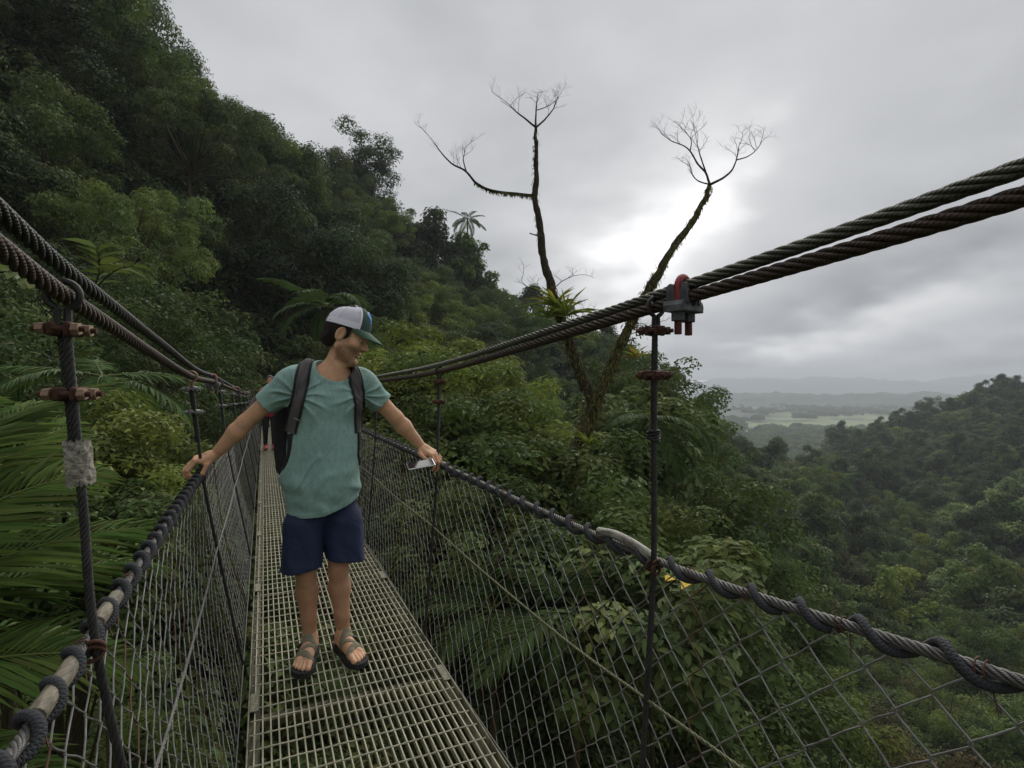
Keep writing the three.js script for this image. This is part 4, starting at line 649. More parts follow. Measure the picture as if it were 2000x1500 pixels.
    for (const s of [-1, 1]) {
      const path = s < 0 ? [[0.215, 1.40, -3.07, -2.5], [0.212, 1.40, -3.07, -2.0], [0.208, 1.40, -3.07, -1.5], [0.200, 1.38, -3.07, -1.1], [0.188, 1.36, -3.07, -0.7], [0.175, 1.33, -3.07, -0.32], [0.160, 1.30, -3.07, -0.08], [0.148, 1.26, -3.07, 0.02], [0.136, 1.215, -3.07, -0.02], [0.126, 1.17, -3.07, -0.06]] : [[0.405, 1.40, -3.07, -2.5], [0.410, 1.40, -3.07, -2.0], [0.418, 1.40, -3.07, -1.5], [0.426, 1.38, -3.07, -1.1], [0.436, 1.36, -3.07, -0.7], [0.446, 1.33, -3.07, -0.32], [0.452, 1.30, -3.07, -0.08], [0.457, 1.26, -3.07, 0], [0.460, 1.215, -3.07, 0], [0.462, 1.17, -3.07, 0]];
      const c = new THREE.CatmullRomCurve3(path.map((p) => V(p[0], p[1], p[3]))), rows = [], N = 36;
      for (let i = 0; i <= N; i++) { const p = c.getPoint(i / N), a = p.z, out = s < 0 ? -0.10 : 0.10; rows.push([[p.x, p.y, -3.07], unit([out * Math.cos(a), -Math.sin(a), Math.cos(a)]), unit([1, s * -0.28 * sstep(i / N, 0.4, 0.8) * -1, 0])]); }
      const st = part('strap', band(both, rows, 0.052, 0.0125, 8), M.packGrey, bp);
      for (const e of [-1, 1]) part('piping', band(both, rows.map(([o, d, w]) => [[o[0] + w[0] * e * 0.030, o[1] + w[1] * e * 0.030, o[2] + w[2] * e * 0.030], d, w]), 0.012, 0.0115, 3), M.packBlack, st);
      // lower webbing from the strap's end back to the bag
      const q = rows[N], lower = []; for (let i = 0; i <= 14; i++) { const t = i / 14, x = lerp(q[0][0], s < 0 ? 0.105 : 0.47, t), y = lerp(1.165, 0.985, t), a = s < 0 ? lerp(-0.1, -1.25, t) : lerp(0.1, 1.2, t); lower.push([[lerp(x, 0.28, t * 0.6), y, -3.06], unit([Math.sin(a), 0, Math.cos(a)]), unit([Math.cos(a), s * -0.2, -Math.sin(a)])]); }
      part('webbing', band(both, lower, 0.034, 0.008, 4), M.packBlack, bp);
    }
    part('strap_tag', new RoundedBoxGeometry(0.030, 0.005, 0.003, 1, 0.001).rotateZ(-0.5).translate(0.150, 1.245, -2.925), M.cloth, bp);
  }
  // phone under the left palm
  {
    const ph = thing('phone', 'silver edged phone held against the rail in the left hand', 'phone');
    const g = new RoundedBoxGeometry(0.150, 0.0085, 0.073, 3, 0.004), fr = part('frame', g, M.phoneEdge, ph), sc = part('screen', new RoundedBoxGeometry(0.140, 0.0012, 0.064, 1, 0.0005).translate(0, 0.0046, 0), M.phone, ph);
    part('camera_bump', new THREE.CylinderGeometry(0.007, 0.007, 0.002, 14).translate(-0.055, -0.005, 0.02), M.phone, ph);
    ph.position.copy(at(822, 907, 2.995)); const ax = V(0.80, 0.10, 0.05).normalize(), up = V(0.05, 0.93, 0.36); const zz = ax.clone().cross(up).normalize(), yy = zz.clone().cross(ax).normalize(); ph.quaternion.setFromRotationMatrix(new THREE.Matrix4().makeBasis(ax, yy, zz));
  }
}
// ---------------------------------------------------------------- the walker farther along
{
  const o = thing('person', 'person in a red top and black leggings farther along, behind the man', 'person'); o.position.set(0.125, 0, -12.9);
  const caps = { legs: [[[-0.075, 0.86, 0], [-0.085, 0.46, 0.02], 0.082, 0.055], [[-0.085, 0.46, 0.02], [-0.085, 0.10, -0.02], 0.055, 0.036], [[0.075, 0.86, 0], [0.08, 0.46, 0.05], 0.082, 0.055], [[0.08, 0.46, 0.05], [0.08, 0.10, 0.06], 0.055, 0.036]], arms: [[[-0.16, 1.27, 0], [-0.24, 1.05, 0.02], 0.045, 0.036], [[-0.24, 1.05, 0.02], [-0.30, 0.90, 0.12], 0.036, 0.026], [[0.16, 1.27, 0], [0.25, 1.05, 0.02], 0.045, 0.036], [[0.25, 1.05, 0.02], [0.32, 0.90, 0.12], 0.036, 0.026]] };
  const A = chain(caps.arms, 0.02), hands = [[-0.30, 0.90, 0.12], [0.32, 0.90, 0.12]].map((w) => hand(w, unit([Math.sign(w[0]) * 0.6, -0.6, 0.3]), [0, -0.6, -0.8], unit([0, 0.6, 0.8]), [[0.5, 0.6, 0.4], [0.5, 0.6, 0.4], [0.5, 0.6, 0.4], [0.5, 0.6, 0.4]], [[0.02, 0.02, 0.01], [0.05, 0.04, 0.02], [0.075, 0.045, 0.03]], 0.9));
  const headF = (x, y, z) => { let d = ell(x, y, z, [0, 1.51, -0.01], [0.070, 0.085, 0.088]); d = smin(d, ell(x, y, z, [0, 1.45, 0.03], [0.055, 0.075, 0.055]), 0.03); d = smin(d, cap(x, y, z, [0, 1.49, 0.08], [0, 1.455, 0.1], 0.008, 0.011), 0.012); return smin(d, ell(Math.abs(x), y, z, [0.071, 1.475, -0.005], [0.008, 0.03, 0.018]), 0.006); };
  const bodyF = (x, y, z) => { let d = headF(x, y, z); d = smin(d, cap(x, y, z, [0, 1.28, -0.01], [0, 1.44, 0], 0.05, 0.046), 0.03); d = smin(d, ell(x, y, z, [0, 1.12, 0], [0.135, 0.22, 0.09]), 0.05); d = smin(d, A(x, y, z), 0.02); for (const h of hands) d = smin(d, h.f(x, y, z), 0.01); for (const s of [-1, 1]) d = smin(d, cap(x, y, z, [s * 0.082, 0.10, s > 0 ? 0.06 : -0.02], [s * 0.082, 0.25, s > 0 ? 0.05 : -0.01], 0.034, 0.045), 0.02); return d; };
  part('body', tint(surfaceNets(bodyF, [-0.46, 0.05, -0.16], [0.48, 1.62, 0.28], 0.011), () => [0.46, 0.27, 0.19]), M.skin, o);
  part('leggings', surfaceNets((x, y, z) => { let d = 1e9; for (const c of caps.legs) d = smin(d, cap(x, y, z, c[0], c[1], c[2] + 0.004, c[3] + 0.004), 0.02); return smin(d, ell(x, y, z, [0, 0.88, 0], [0.155, 0.12, 0.10]), 0.03); }, [-0.2, 0.06, -0.16], [0.2, 1.02, 0.16], 0.011), M.leggings, o);
  part('top', surfaceNets((x, y, z) => { let d = ell(x, y, z, [0, 1.12, 0], [0.160, 0.24, 0.112]); d = smin(d, cap(x, y, z, [-0.15, 1.27, 0], [0.15, 1.27, 0], 0.06, 0.06), 0.05); d = smin(d, ell(x, y, z, [0, 0.88, 0], [0.172, 0.24, 0.122]), 0.06); for (const c of [caps.arms[0], caps.arms[2]]) d = smin(d, cap(x, y, z, c[0], c[1], 0.058, 0.05), 0.02); d = Math.max(d, 0.71 - y); return Math.max(d, -(Math.hypot(x, y - 1.37, z - 0.03) - 0.07)); }, [-0.32, 0.68, -0.16], [0.33, 1.38, 0.16], 0.011), M.redTop, o);
  part('hair', surfaceNets((x, y, z) => { let d = ell(x, y, z, [0, 1.525, -0.02], [0.080, 0.088, 0.094]); d = smin(d, cap(x, y, z, [0, 1.50, -0.09], [0, 1.28, -0.11], 0.03, 0.018), 0.02); return Math.max(d, z - 0.055 + 0.5 * Math.max(0, 1.53 - y)); }, [-0.12, 1.2, -0.18], [0.12, 1.64, 0.1], 0.008), M.hair, o);
  for (const s of [-1, 1]) { const zz = s > 0 ? 0.06 : -0.02; part('shoe', surfaceNets((x, y, z) => Math.max(smin(cap(x, y, z, [s * 0.08, 0.05, zz - 0.04], [s * 0.085, 0.045, zz + 0.14], 0.044, 0.04), cap(x, y, z, [s * 0.08, 0.05, zz], [s * 0.08, 0.11, zz], 0.045, 0.045), 0.03), 0.004 - y), [s * 0.08 - 0.08, -0.02, zz - 0.12], [s * 0.08 + 0.09, 0.2, zz + 0.22], 0.008), M.shoe, o); }
}

// ---------------------------------------------------------------- plants
class Leaves {   // many small leaf faces in one buffer
  constructor() { this.p = []; this.n = []; this.c = []; this.i = []; }
  // a pointed leaf from base b along d, face normal n; fold lifts the edges, droop bends the tip
  leaf(b, d, n, len, wid, c, fold = 0.15, droop = 0.15, rich = false) {
    const s = V(0, 0, 0).crossVectors(d, n).normalize(), o = this.p.length / 3, put = (l, w, h) => { this.p.push(b.x + d.x * l + s.x * w + n.x * h, b.y + d.y * l + s.y * w + n.y * h, b.z + d.z * l + s.z * w + n.z * h); };
    if (!rich) { put(0, 0, 0); put(len * 0.45, wid / 2, fold * wid); put(len, 0, -droop * len); put(len * 0.45, -wid / 2, fold * wid); for (let k = 0; k < 4; k++) { this.n.push(n.x, n.y, n.z); this.c.push(c[0], c[1], c[2]); } this.i.push(o, o + 1, o + 2, o, o + 2, o + 3); return; }
    put(0, 0, 0); put(len * 0.3, wid / 2, fold * wid); put(len * 0.3, -wid / 2, fold * wid); put(len * 0.5, 0, -droop * len * 0.25); put(len * 0.68, wid * 0.38, fold * wid - droop * len * 0.4); put(len * 0.68, -wid * 0.38, fold * wid - droop * len * 0.4); put(len, 0, -droop * len);
    for (let k = 0; k < 7; k++) { const e = k === 1 || k === 4 ? -0.35 : k === 2 || k === 5 ? 0.35 : 0; this.n.push(n.x + s.x * e, n.y + s.y * e, n.z + s.z * e); this.c.push(c[0], c[1], c[2]); }
    this.i.push(o, o + 1, o + 3, o, o + 3, o + 2, o + 1, o + 4, o + 3, o + 2, o + 3, o + 5, o + 3, o + 4, o + 6, o + 3, o + 6, o + 5);
  }
  build() { const g = new THREE.BufferGeometry(); g.setAttribute('position', new THREE.Float32BufferAttribute(this.p, 3)); g.setAttribute('normal', new THREE.Float32BufferAttribute(this.n, 3)); g.setAttribute('color', new THREE.Float32BufferAttribute(this.c, 3)); g.setIndex(this.i); return g; }
}
const dirOf = (r) => { const u = r() * 2 - 1, a = r() * 2 * Math.PI, q = Math.sqrt(1 - u * u); return V(q * Math.cos(a), u, q * Math.sin(a)); };
const jitter = (r, c, a) => { const m = 1 + a * (r() - 0.5) * 2, w = a * 0.5 * (r() - 0.5); return [c[0] * m * (1 + w * 1.5), c[1] * m, c[2] * m * (1 - w * 1.5)]; };
// crown: clumps of leaves set through an ellipsoid; returns crown and trunk geometry, base at y = 0
function makeTree(o) {
  const r = rng(o.seed), L = new Leaves(), limbs = [], { H, rx, ry, clumps, cr, leaves, ll, lw, pal, rich = false, up = 0.55, flat = 0.7, lo = -0.45 } = o, cy = H - ry;
  const trunkTop = V((r() - 0.5) * 0.8, cy - ry * 0.2, (r() - 0.5) * 0.8);
  const tp = []; for (let i = 0; i <= 8; i++) { const t = i / 8; tp.push(V(trunkTop.x * t * t + 0.12 * Math.sin(t * 5), -1.5 + (trunkTop.y + 1.5) * t, trunkTop.z * t * t + 0.12 * Math.cos(t * 4) - 0.12)); }
  limbs.push(tube(tp, (t) => o.tr * (1 - 0.6 * t), 8));
  for (let k = 0; k < clumps; k++) {
    const d = dirOf(r); if (d.y < lo) d.y = -d.y * 0.6; d.normalize(); const rad = 0.45 + 0.55 * Math.pow(r(), 0.6), bump = 1 + (o.ragged ?? 0.22) * (r() - 0.4) * 2;
    const c = V(d.x * rx * rad * bump, cy + d.y * ry * rad * bump, d.z * rx * rad * bump), q = cr * (0.65 + 0.7 * r()), base = jitter(r, pal[Math.floor(r() * pal.length)], 0.22);
    if (k % 3 === 0) { const m = trunkTop.clone().lerp(c, 0.5); m.y -= 0.12 * rx; limbs.push(tube([trunkTop.clone().lerp(V(0, 0, 0), 0.15 * r()), m, c], (t) => o.tr * 0.38 * (1 - 0.8 * t), 5)); }
    const n = Math.round(leaves / clumps * (q / cr) * (q / cr));
    for (let i = 0; i < n; i++) {
      const e = dirOf(r); if (e.y < -0.25 && r() < 0.6) e.y *= -1; const s = q * (o.shell ? (0.80 + 0.28 * r()) * (0.84 + 0.42 * noise3(e.x * 1.7 + k * 5.3, e.y * 1.7, e.z * 1.7)) : 0.55 + 0.5 * Math.sqrt(r())), b = V(c.x + e.x * s, c.y + e.y * s * flat, c.z + e.z * s);
      const rn = o.shell ? 0.75 : 1.1, nn = V(e.x * 0.8 + (r() - 0.5) * rn, e.y * 0.6 + up + (r() - 0.5) * rn * 0.8, e.z * 0.8 + (r() - 0.5) * rn).normalize(), t = dirOf(r); t.addScaledVector(d, 0.6).addScaledVector(nn, -t.dot(nn)).normalize();
      const sc = 0.65 + 0.7 * r(); L.leaf(b, t, nn, ll * sc, lw * sc, jitter(r, base, 0.20), 0.12, 0.18, rich);
    }
  }
  return { crown: L.build(), trunk: mergeGeometries(limbs) };
}
const DARK = [[0.042, 0.064, 0.026], [0.034, 0.054, 0.022], [0.052, 0.076, 0.030]], MIDG = [[0.064, 0.098, 0.034], [0.052, 0.084, 0.030], [0.080, 0.112, 0.040]], PALE = [[0.105, 0.138, 0.062], [0.088, 0.122, 0.050], [0.075, 0.108, 0.048]], RUST = [[0.115, 0.088, 0.044], [0.090, 0.085, 0.040], [0.070, 0.084, 0.036]], YEL = [[0.145, 0.170, 0.045], [0.110, 0.145, 0.040], [0.085, 0.120, 0.036]];
const treeMats = [leafMat(1.42, 1.40, 0.98, 0.38), leafMat(0.98, 0.98, 0.76, 0.38), leafMat(1.75, 1.70, 1.02, 0.38)], nearMat = leafMat(1.6, 1.48, 0.96, 0.4), glossy = leafMat(1.5, 1.55, 1.5, 0);
const kinds = [
  { n: 'broadleaf_tree', w: 'rounded dark green', p: { seed: 1, H: 11, rx: 4.6, ry: 4.2, shell: true, clumps: 38, cr: 1.45, leaves: 11500, ll: 0.30, lw: 0.19, pal: DARK, tr: 0.26 } },
  { n: 'broadleaf_tree', w: 'uneven mid green', p: { seed: 2, H: 12, rx: 4.8, ry: 4.8, shell: true, clumps: 46, cr: 1.35, leaves: 12000, ll: 0.29, lw: 0.17, pal: MIDG, tr: 0.28, ragged: 0.28 } },
  { n: 'spreading_tree', w: 'wide pale green', p: { seed: 3, H: 10.5, rx: 5.6, ry: 3.2, shell: true, clumps: 42, cr: 1.35, leaves: 11000, ll: 0.32, lw: 0.20, pal: PALE, tr: 0.27, ragged: 0.3, up: 0.9 } },
  { n: 'broadleaf_tree', w: 'rusty brown tinged', p: { seed: 4, H: 10, rx: 4.2, ry: 3.6, shell: true, clumps: 40, cr: 1.25, leaves: 10000, ll: 0.28, lw: 0.17, pal: [...RUST, MIDG[1]], tr: 0.24 } },
  { n: 'vine_covered_tree', w: 'tall shaggy vine covered', p: { seed: 5, H: 14, rx: 3.6, ry: 6.2, shell: true, clumps: 60, cr: 1.15, leaves: 12500, ll: 0.28, lw: 0.19, pal: [DARK[0], MIDG[0], MIDG[1]], tr: 0.27, ragged: 0.3, lo: -0.9 } },
  { n: 'feathery_tree', w: 'feathery light crowned', p: { seed: 6, H: 12, rx: 5.2, ry: 4.0, clumps: 95, cr: 0.72, leaves: 10500, ll: 0.36, lw: 0.10, pal: [MIDG[2], PALE[1], PALE[2]], tr: 0.24, ragged: 0.35, up: 0.4 } },
  { n: 'broadleaf_tree', w: 'yellow green', p: { seed: 7, H: 10.5, rx: 4.4, ry: 3.8, shell: true, clumps: 42, cr: 1.2, leaves: 10500, ll: 0.28, lw: 0.17, pal: [YEL[1], YEL[2], MIDG[2]], tr: 0.24, ragged: 0.3 } },
];
const protos = kinds.map((k) => ({ n: k.n, w: k.w, ...makeTree({ ...k.p, leaves: Math.round(k.p.leaves * 1.5), ll: k.p.ll * 0.76, lw: k.p.lw * 0.76 }) }));
// the same kinds as seen from afar: fewer, larger leaf sprays on separate boughs
const protosFar = kinds.map((k) => ({ n: k.n, w: k.w, ...makeTree({ ...k.p, seed: k.p.seed + 100, clumps: Math.round(k.p.clumps * 0.72), leaves: Math.round(k.p.leaves * 0.62), ll: k.p.ll * 1.55, lw: k.p.lw * 1.5, cr: k.p.cr * 0.98 }) }));
function tree(proto, pos, scale, turn, mat, label, group, squash = 1) {
  const t = thing(proto.n, label, 'tree', group); part('trunk', proto.trunk, M.bark, t); part('crown', proto.crown, mat, t);
  t.position.copy(pos); t.scale.set(scale, scale * squash, scale); t.rotation.y = turn; return t;
}
// the forest: trees spread over the slopes; the largest in view are things, the rest one mass
{
  const r = rng(2024), spots = [];
  const bridgeClear = (x, z, rad) => z > ENDZ - 4 && z < 14 && Math.abs(x - 0.37) < rad + 1.6;
  for (let ring = 9; ring < 330; ) {
    const gap = ring < 60 ? 5.2 : ring < 120 ? 6.2 : ring < 200 ? 7.6 : 9.5, stepA = gap / ring;
    for (let a = -1.12 + stepA * r(); a < 1.0; a += stepA * (0.75 + 0.5 * r())) {
      const rr = ring + (r() - 0.5) * gap, f = rr * Math.cos(a), q = rr * Math.sin(a), x = q * CP + f * SP, z = q * SP - f * CP, deg = a * 180 / Math.PI;
      const sc = (0.62 + 0.5 * r()) * (rr < 40 ? 0.72 : rr < 80 ? 0.9 : 1.05), g = land(x, z), kind = deg < 12 ? [0, 0, 1, 4, 5, 1, 6, 0][Math.floor(r() * 8)] : [0, 1, 2, 3, 6, 5, 1, 0, 2, 4, 1][Math.floor(r() * 11)];
      if (bridgeClear(x, z, 4.2 * sc) ) continue;
      // keep the near sightline to the valley open: crowns stay below it
      const top = g + 11.5 * sc; if (rr < 34 && deg > -4 && (top - EYE) / rr > -0.22 - 0.002 * deg) continue; if (rr < 20 && (top - EYE) / rr > (deg > -22 ? -0.36 : -0.12)) continue; if (rr < 30 && deg < -4 && deg > -22 && top > 3.5) continue;
      spots.push({ x, z, g, sc, kind, rr, deg, turn: r() * 6.28, m: Math.floor(r() * 3), sq: 0.75 + 0.6 * r() });
    }
    ring += gap * 0.86;
  }
  spots.sort((a, b) => b.sc / b.rr - a.sc / a.rr);
  const seen = (s) => s.deg > -50 && s.deg < 47, nearOnes = spots.filter(seen).slice(0, 285), set = new Set(nearOnes), rest = spots.filter((s) => !set.has(s));
  // each tree is described by its look, its height on the slope and the landmark it stands by
  const marks = [[150, 'above the cloth wrapped suspender'], [300, 'over the near hillside cables'], [450, 'over the second hillside suspender'], [600, 'behind the raised right shoulder'], [760, 'above the cap'], [900, 'over the second valley suspender'], [1040, 'just left of the bare tree'], [1200, 'between the two bare stems'], [1330, 'by the nearest valley suspender'], [1480, 'at the misty gap'], [1650, 'below the pale pasture'], [1830, 'below the lone ridge tree'], [9999, 'near the right edge']];
  const tiers = [[200, 'highest slope'], [400, 'upper slope'], [600, 'middle slope'], [800, 'eye level'], [950, 'lower slope'], [1150, 'low slope'], [9999, 'deep down']], bins = new Map();
  for (const s of nearOnes) {
    const fwd = s.x * SP - s.z * CP, rgt = s.x * CP + s.z * SP; s.px = 1000 + rgt / fwd * F; s.py = 750 + (EYE - s.g - 8 * s.sc) / fwd * F;
    s.key = `${protos[s.kind].w} tree, ${tiers.find((t) => s.py < t[0])[1]}, ${marks.find((m) => s.px < m[0])[1]}`; if (!bins.has(s.key)) bins.set(s.key, []); bins.get(s.key).push(s);
  }
  const nth = ['leftmost', 'second from left', 'third from left', 'fourth from left', 'fifth from left', 'sixth from left', 'seventh from left', 'eighth from left', 'ninth from left', 'tenth from left', 'eleventh from left', 'twelfth from left', 'thirteenth from left', 'fourteenth from left'];
  for (const list of bins.values()) { list.sort((a, b) => a.px - b.px); list.forEach((s, i) => { s.label = list.length === 1 ? s.key : `${s.key}, ${nth[Math.min(i, 13)]}`; }); }
  for (const s of nearOnes) tree((s.rr > 75 ? protosFar : protos)[s.kind], V(s.x, s.g - 0.4, s.z), s.sc, s.turn, treeMats[s.m], s.label, `${protos[s.kind].w} trees of the forest`, s.sq);
  protosFar.forEach((p, k) => {
    const list = rest.filter((s) => s.kind === k); if (!list.length) return;
    for (const [nm, g, m] of [['forest_canopy', p.crown, treeMats[k % 3]]]) {
      const im = new THREE.InstancedMesh(g, m, list.length), M4 = new THREE.Matrix4(), Q = new THREE.Quaternion();
      list.forEach((s, i) => { Q.setFromAxisAngle(V(0, 1, 0), s.turn); im.setMatrixAt(i, M4.compose(V(s.x, s.g - 0.4, s.z), Q, V(s.sc, s.sc * s.sq, s.sc))); const v = 0.85 + 0.3 * ((i * 7919) % 100) / 100; im.setColorAt(i, col(v, v, v)); });
      im.name = numbered(nm); im.castShadow = im.receiveShadow = true; scene.add(im); tag(im, `distant mass of ${p.w} forest crowns`, 'forest', 'far forest', 'stuff');
    }
  });
  // far woods down to the plain
  const small = makeTree({ seed: 30, H: 10, rx: 5, ry: 3.8, clumps: 26, cr: 1.7, leaves: 1100, ll: 1.0, lw: 0.7, pal: [...DARK, ...MIDG], tr: 0.3 });
  const n = 5200, im = new THREE.InstancedMesh(small.crown, treeMats[0], n), M4 = new THREE.Matrix4(), Q = new THREE.Quaternion(); let i = 0;
  while (i < n) { const rr = Math.pow(lerp(Math.sqrt(320), Math.sqrt(2300), r()), 2), a = lerp(-6, 50, r()) * Math.PI / 180, f = rr * Math.cos(a), q = rr * Math.sin(a), x = q * CP + f * SP, z = q * SP - f * CP; if (rr > 900 && fbm(x * 0.004, z * 0.004, 1, 3) < 0.05) continue; const y = rr < 900 ? land(x, z) : -70.5; Q.setFromAxisAngle(V(0, 1, 0), r() * 6.28); const s = 0.6 + 0.7 * r(); im.setMatrixAt(i, M4.compose(V(x, y - 1, z), Q, V(s * 1.25, s, s * 1.25))); const v = 0.8 + 0.5 * r(); im.setColorAt(i, col(v, v, v)); i++; }
  im.name = 'distant_woods'; scene.add(im); tag(im, 'far woods spreading down to the hazy plain', 'forest', null, 'stuff');
}
// undergrowth between the trees
{
  const r = rng(31), bush = makeTree({ seed: 40, H: 1.7, rx: 1.25, ry: 0.95, clumps: 22, cr: 0.42, leaves: 900, ll: 0.20, lw: 0.11, pal: [...MIDG, DARK[0], DARK[2]], tr: 0.03 });
  const list = []; while (list.length < 4200) { const rr = 5 + 85 * Math.pow(r(), 0.75), a = lerp(-62, 58, r()) * Math.PI / 180, f = rr * Math.cos(a), q = rr * Math.sin(a), x = q * CP + f * SP, z = q * SP - f * CP; const g = land(x, z); if (z > ENDZ && Math.abs(x - 0.37) < 2.2 && g > -3) continue; list.push([x, g, z, 0.7 + 1.1 * r(), r() * 6.28]); }
  const im = new THREE.InstancedMesh(bush.crown, treeMats[0], list.length), M4 = new THREE.Matrix4(), Q = new THREE.Quaternion();
  list.forEach(([x, y, z, s, t], i) => { Q.setFromAxisAngle(V(0, 1, 0), t); im.setMatrixAt(i, M4.compose(V(x, y - 0.2, z), Q, V(s, s, s))); const v = 0.75 + 0.5 * r(); im.setColorAt(i, col(v * (0.9 + 0.3 * r()), v, v)); });
  im.name = 'undergrowth'; scene.add(im); tag(im, 'dense leafy undergrowth covering the slopes', 'undergrowth', null, 'stuff');
}

// ---------------------------------------------------------------- plants close to the bridge
const crownAt = (o) => { const t = makeTree({ tr: 0.05, ...o }); t.crown.translate(0, -o.H, 0); return t.crown; };   // crown with its top at the origin
const near = [
  { n: 'shrub', w: 'yellow green lance leaved', g: crownAt({ seed: 51, H: 3.0, rx: 1.7, ry: 1.4, clumps: 58, cr: 0.40, leaves: 9500, ll: 0.135, lw: 0.047, pal: [YEL[1], YEL[2], MIDG[2]], rich: true, ragged: 0.35, up: 0.7 }) },
  { n: 'shrub', w: 'glossy mid green', g: crownAt({ seed: 52, H: 3.2, rx: 1.8, ry: 1.6, clumps: 54, cr: 0.45, leaves: 9500, ll: 0.125, lw: 0.060, pal: [MIDG[0], MIDG[1], MIDG[2], DARK[2]], rich: true, ragged: 0.35, up: 0.7 }) },
  { n: 'young_tree', w: 'dark small leaved', g: crownAt({ seed: 53, H: 4.2, rx: 2.0, ry: 2.2, clumps: 70, cr: 0.46, leaves: 10500, ll: 0.115, lw: 0.056, pal: [DARK[0], DARK[2], MIDG[1]], rich: true, ragged: 0.4, up: 0.6, lo: -0.8 }) },
  { n: 'young_tree', w: 'pale broad leaved', g: crownAt({ seed: 54, H: 3.6, rx: 2.1, ry: 1.6, clumps: 50, cr: 0.50, leaves: 6500, ll: 0.19, lw: 0.092, pal: [PALE[0], PALE[1], PALE[2], MIDG[0]], rich: true, ragged: 0.3, up: 1.0 }) },
];
const NM = [nearMat, leafMat(1.3, 1.25, 0.92, 0.35), leafMat(1.85, 1.65, 0.92, 0.4)];
function nearTree(k, px, py, d, s, label, group, m = 0) {
  const top = at(px, py, d), rad = 2.0 * s; top.x = top.x < 0.3 && top.z > -30 ? Math.min(top.x, -0.5 - rad) : Math.max(top.x, 1.2 + rad); const base = land(top.x, top.z), o = thing(near[k].n, label, near[k].n === 'shrub' ? 'shrub' : 'tree', group); o.position.set(top.x, base, top.z);
  const r = rng(Math.round(px * 7 + py)), h = top.y - base, pts = []; for (let i = 0; i <= 10; i++) { const t = i / 10; pts.push(V(0.25 * Math.sin(t * 4 + px), lerp(-0.5, h - 1.2 * s, t), 0.25 * Math.cos(t * 3 + py))); }
  const trunks = [tube(pts, (t) => 0.10 * s * (1 - 0.7 * t), 7)]; for (let i = 0; i < 7; i++) { const a = r() * 6.28, q = pts[9]; trunks.push(tube([pts[7], V(q.x + 0.5 * s * Math.cos(a), q.y + 0.1 * s, q.z + 0.5 * s * Math.sin(a)), V(q.x + 1.2 * s * Math.cos(a), q.y + 0.7 * s, q.z + 1.2 * s * Math.sin(a))], (t) => 0.03 * s * (1 - 0.8 * t), 5)); }
  part('trunk', mergeGeometries(trunks), M.bark, o); const c = part('crown', near[k].g, NM[m], o); c.position.y = h; c.scale.setScalar(s); c.rotation.y = r() * 6.28; return o;
}
for (const [k, px, py, d, s, m, label] of [
  // hillside, beyond the left mesh
  [0, 380, 838, 6.0, 0.62, 2, 'yellow green shrub just behind the hand on the hillside rail'], [0, 290, 850, 5.6, 0.60, 0, 'yellow green shrub between the white cloth and the rail hand'], [0, 190, 880, 5.4, 0.55, 0, 'yellow green shrub beside the palm, under the white cloth'],
  [1, 330, 930, 4.9, 0.55, 1, 'glossy green shrub against the hillside mesh'], [1, 240, 960, 4.4, 0.5, 1, 'glossy green shrub behind the nearest hillside suspender'], [2, 60, 640, 9, 0.9, 1, 'dark young tree behind the rusty clips of the hillside suspender'],
  [2, 330, 560, 14, 1.0, 1, 'dark young tree above the hillside main cables'], [2, 440, 640, 18, 1.1, 1, 'dark young tree where the hillside cables recede'], [2, 590, 640, 26, 1.3, 0, 'dark young tree just left of the cap'],
  // valley side, from the man's shoulder to the bare tree
  [0, 745, 690, 12, 1.0, 2, 'yellow green shrub right behind the face of the man'], [0, 820, 690, 13, 1.1, 2, 'yellow green shrub above the valley cables near the shoulder'], [1, 800, 770, 10, 0.9, 0, 'glossy shrub behind the left upper arm of the man'], [0, 920, 720, 12, 1.0, 0, 'yellow green shrub over the second valley suspender'],
  [1, 960, 780, 10, 1.0, 2, 'bright glossy shrub between hand and bare tree'], [1, 880, 850, 9, 0.8, 0, 'glossy shrub behind the phone hand'], [1, 1010, 850, 9.5, 0.95, 0, 'glossy shrub left of the mossy trunk'], [1, 950, 930, 8, 0.8, 1, 'glossy shrub just over the valley rail'], [2, 1070, 940, 9, 0.9, 0, 'dark young tree at the foot of the mossy trunk'],
  [3, 1210, 770, 15, 1.1, 1, 'pale broad leaved tree right of the bare tree fork'], [3, 1130, 830, 13, 0.9, 1, 'pale broad leaved tree in front of the bare tree fork'], [2, 1260, 690, 24, 1.4, 0, 'dark young tree left of the nearest valley suspender'], [2, 1312, 775, 26, 1.3, 0, 'dark young tree right of the nearest valley suspender'], [1, 1180, 930, 10, 0.95, 0, 'glossy shrub under the drooping palm'],
  [2, 1330, 900, 17, 1.4, 0, 'dark young tree behind the taped rope'], [3, 1250, 1040, 6.0, 0.62, 1, 'pale broad leaved tree behind the lifted hose'], [2, 1410, 1030, 18, 1.25, 1, 'dark young tree over the valley rail, right of the suspender'], [0, 880, 1010, 7, 0.6, 1, 'yellow green shrub seen through the valley mesh'], [2, 1150, 1120, 9, 0.8, 1, 'dark young tree seen through the valley mesh'],
  [1, 1390, 1250, 10, 0.9, 1, 'glossy shrub below the rail, right of the suspender'], [3, 1520, 1150, 22, 1.3, 1, 'pale broad leaved tree lower in the valley below the rail'], [1, 1290, 1370, 8, 0.8, 0, 'glossy shrub low behind the valley mesh'], [0, 1600, 1330, 16, 1.0, 1, 'yellow green shrub deep below the valley rail'], [2, 1010, 1250, 7.5, 0.7, 1, 'dark young tree below the deck level'],
]) nearTree(k, px, py, d, s, label, 'greenery close to the bridge', m);

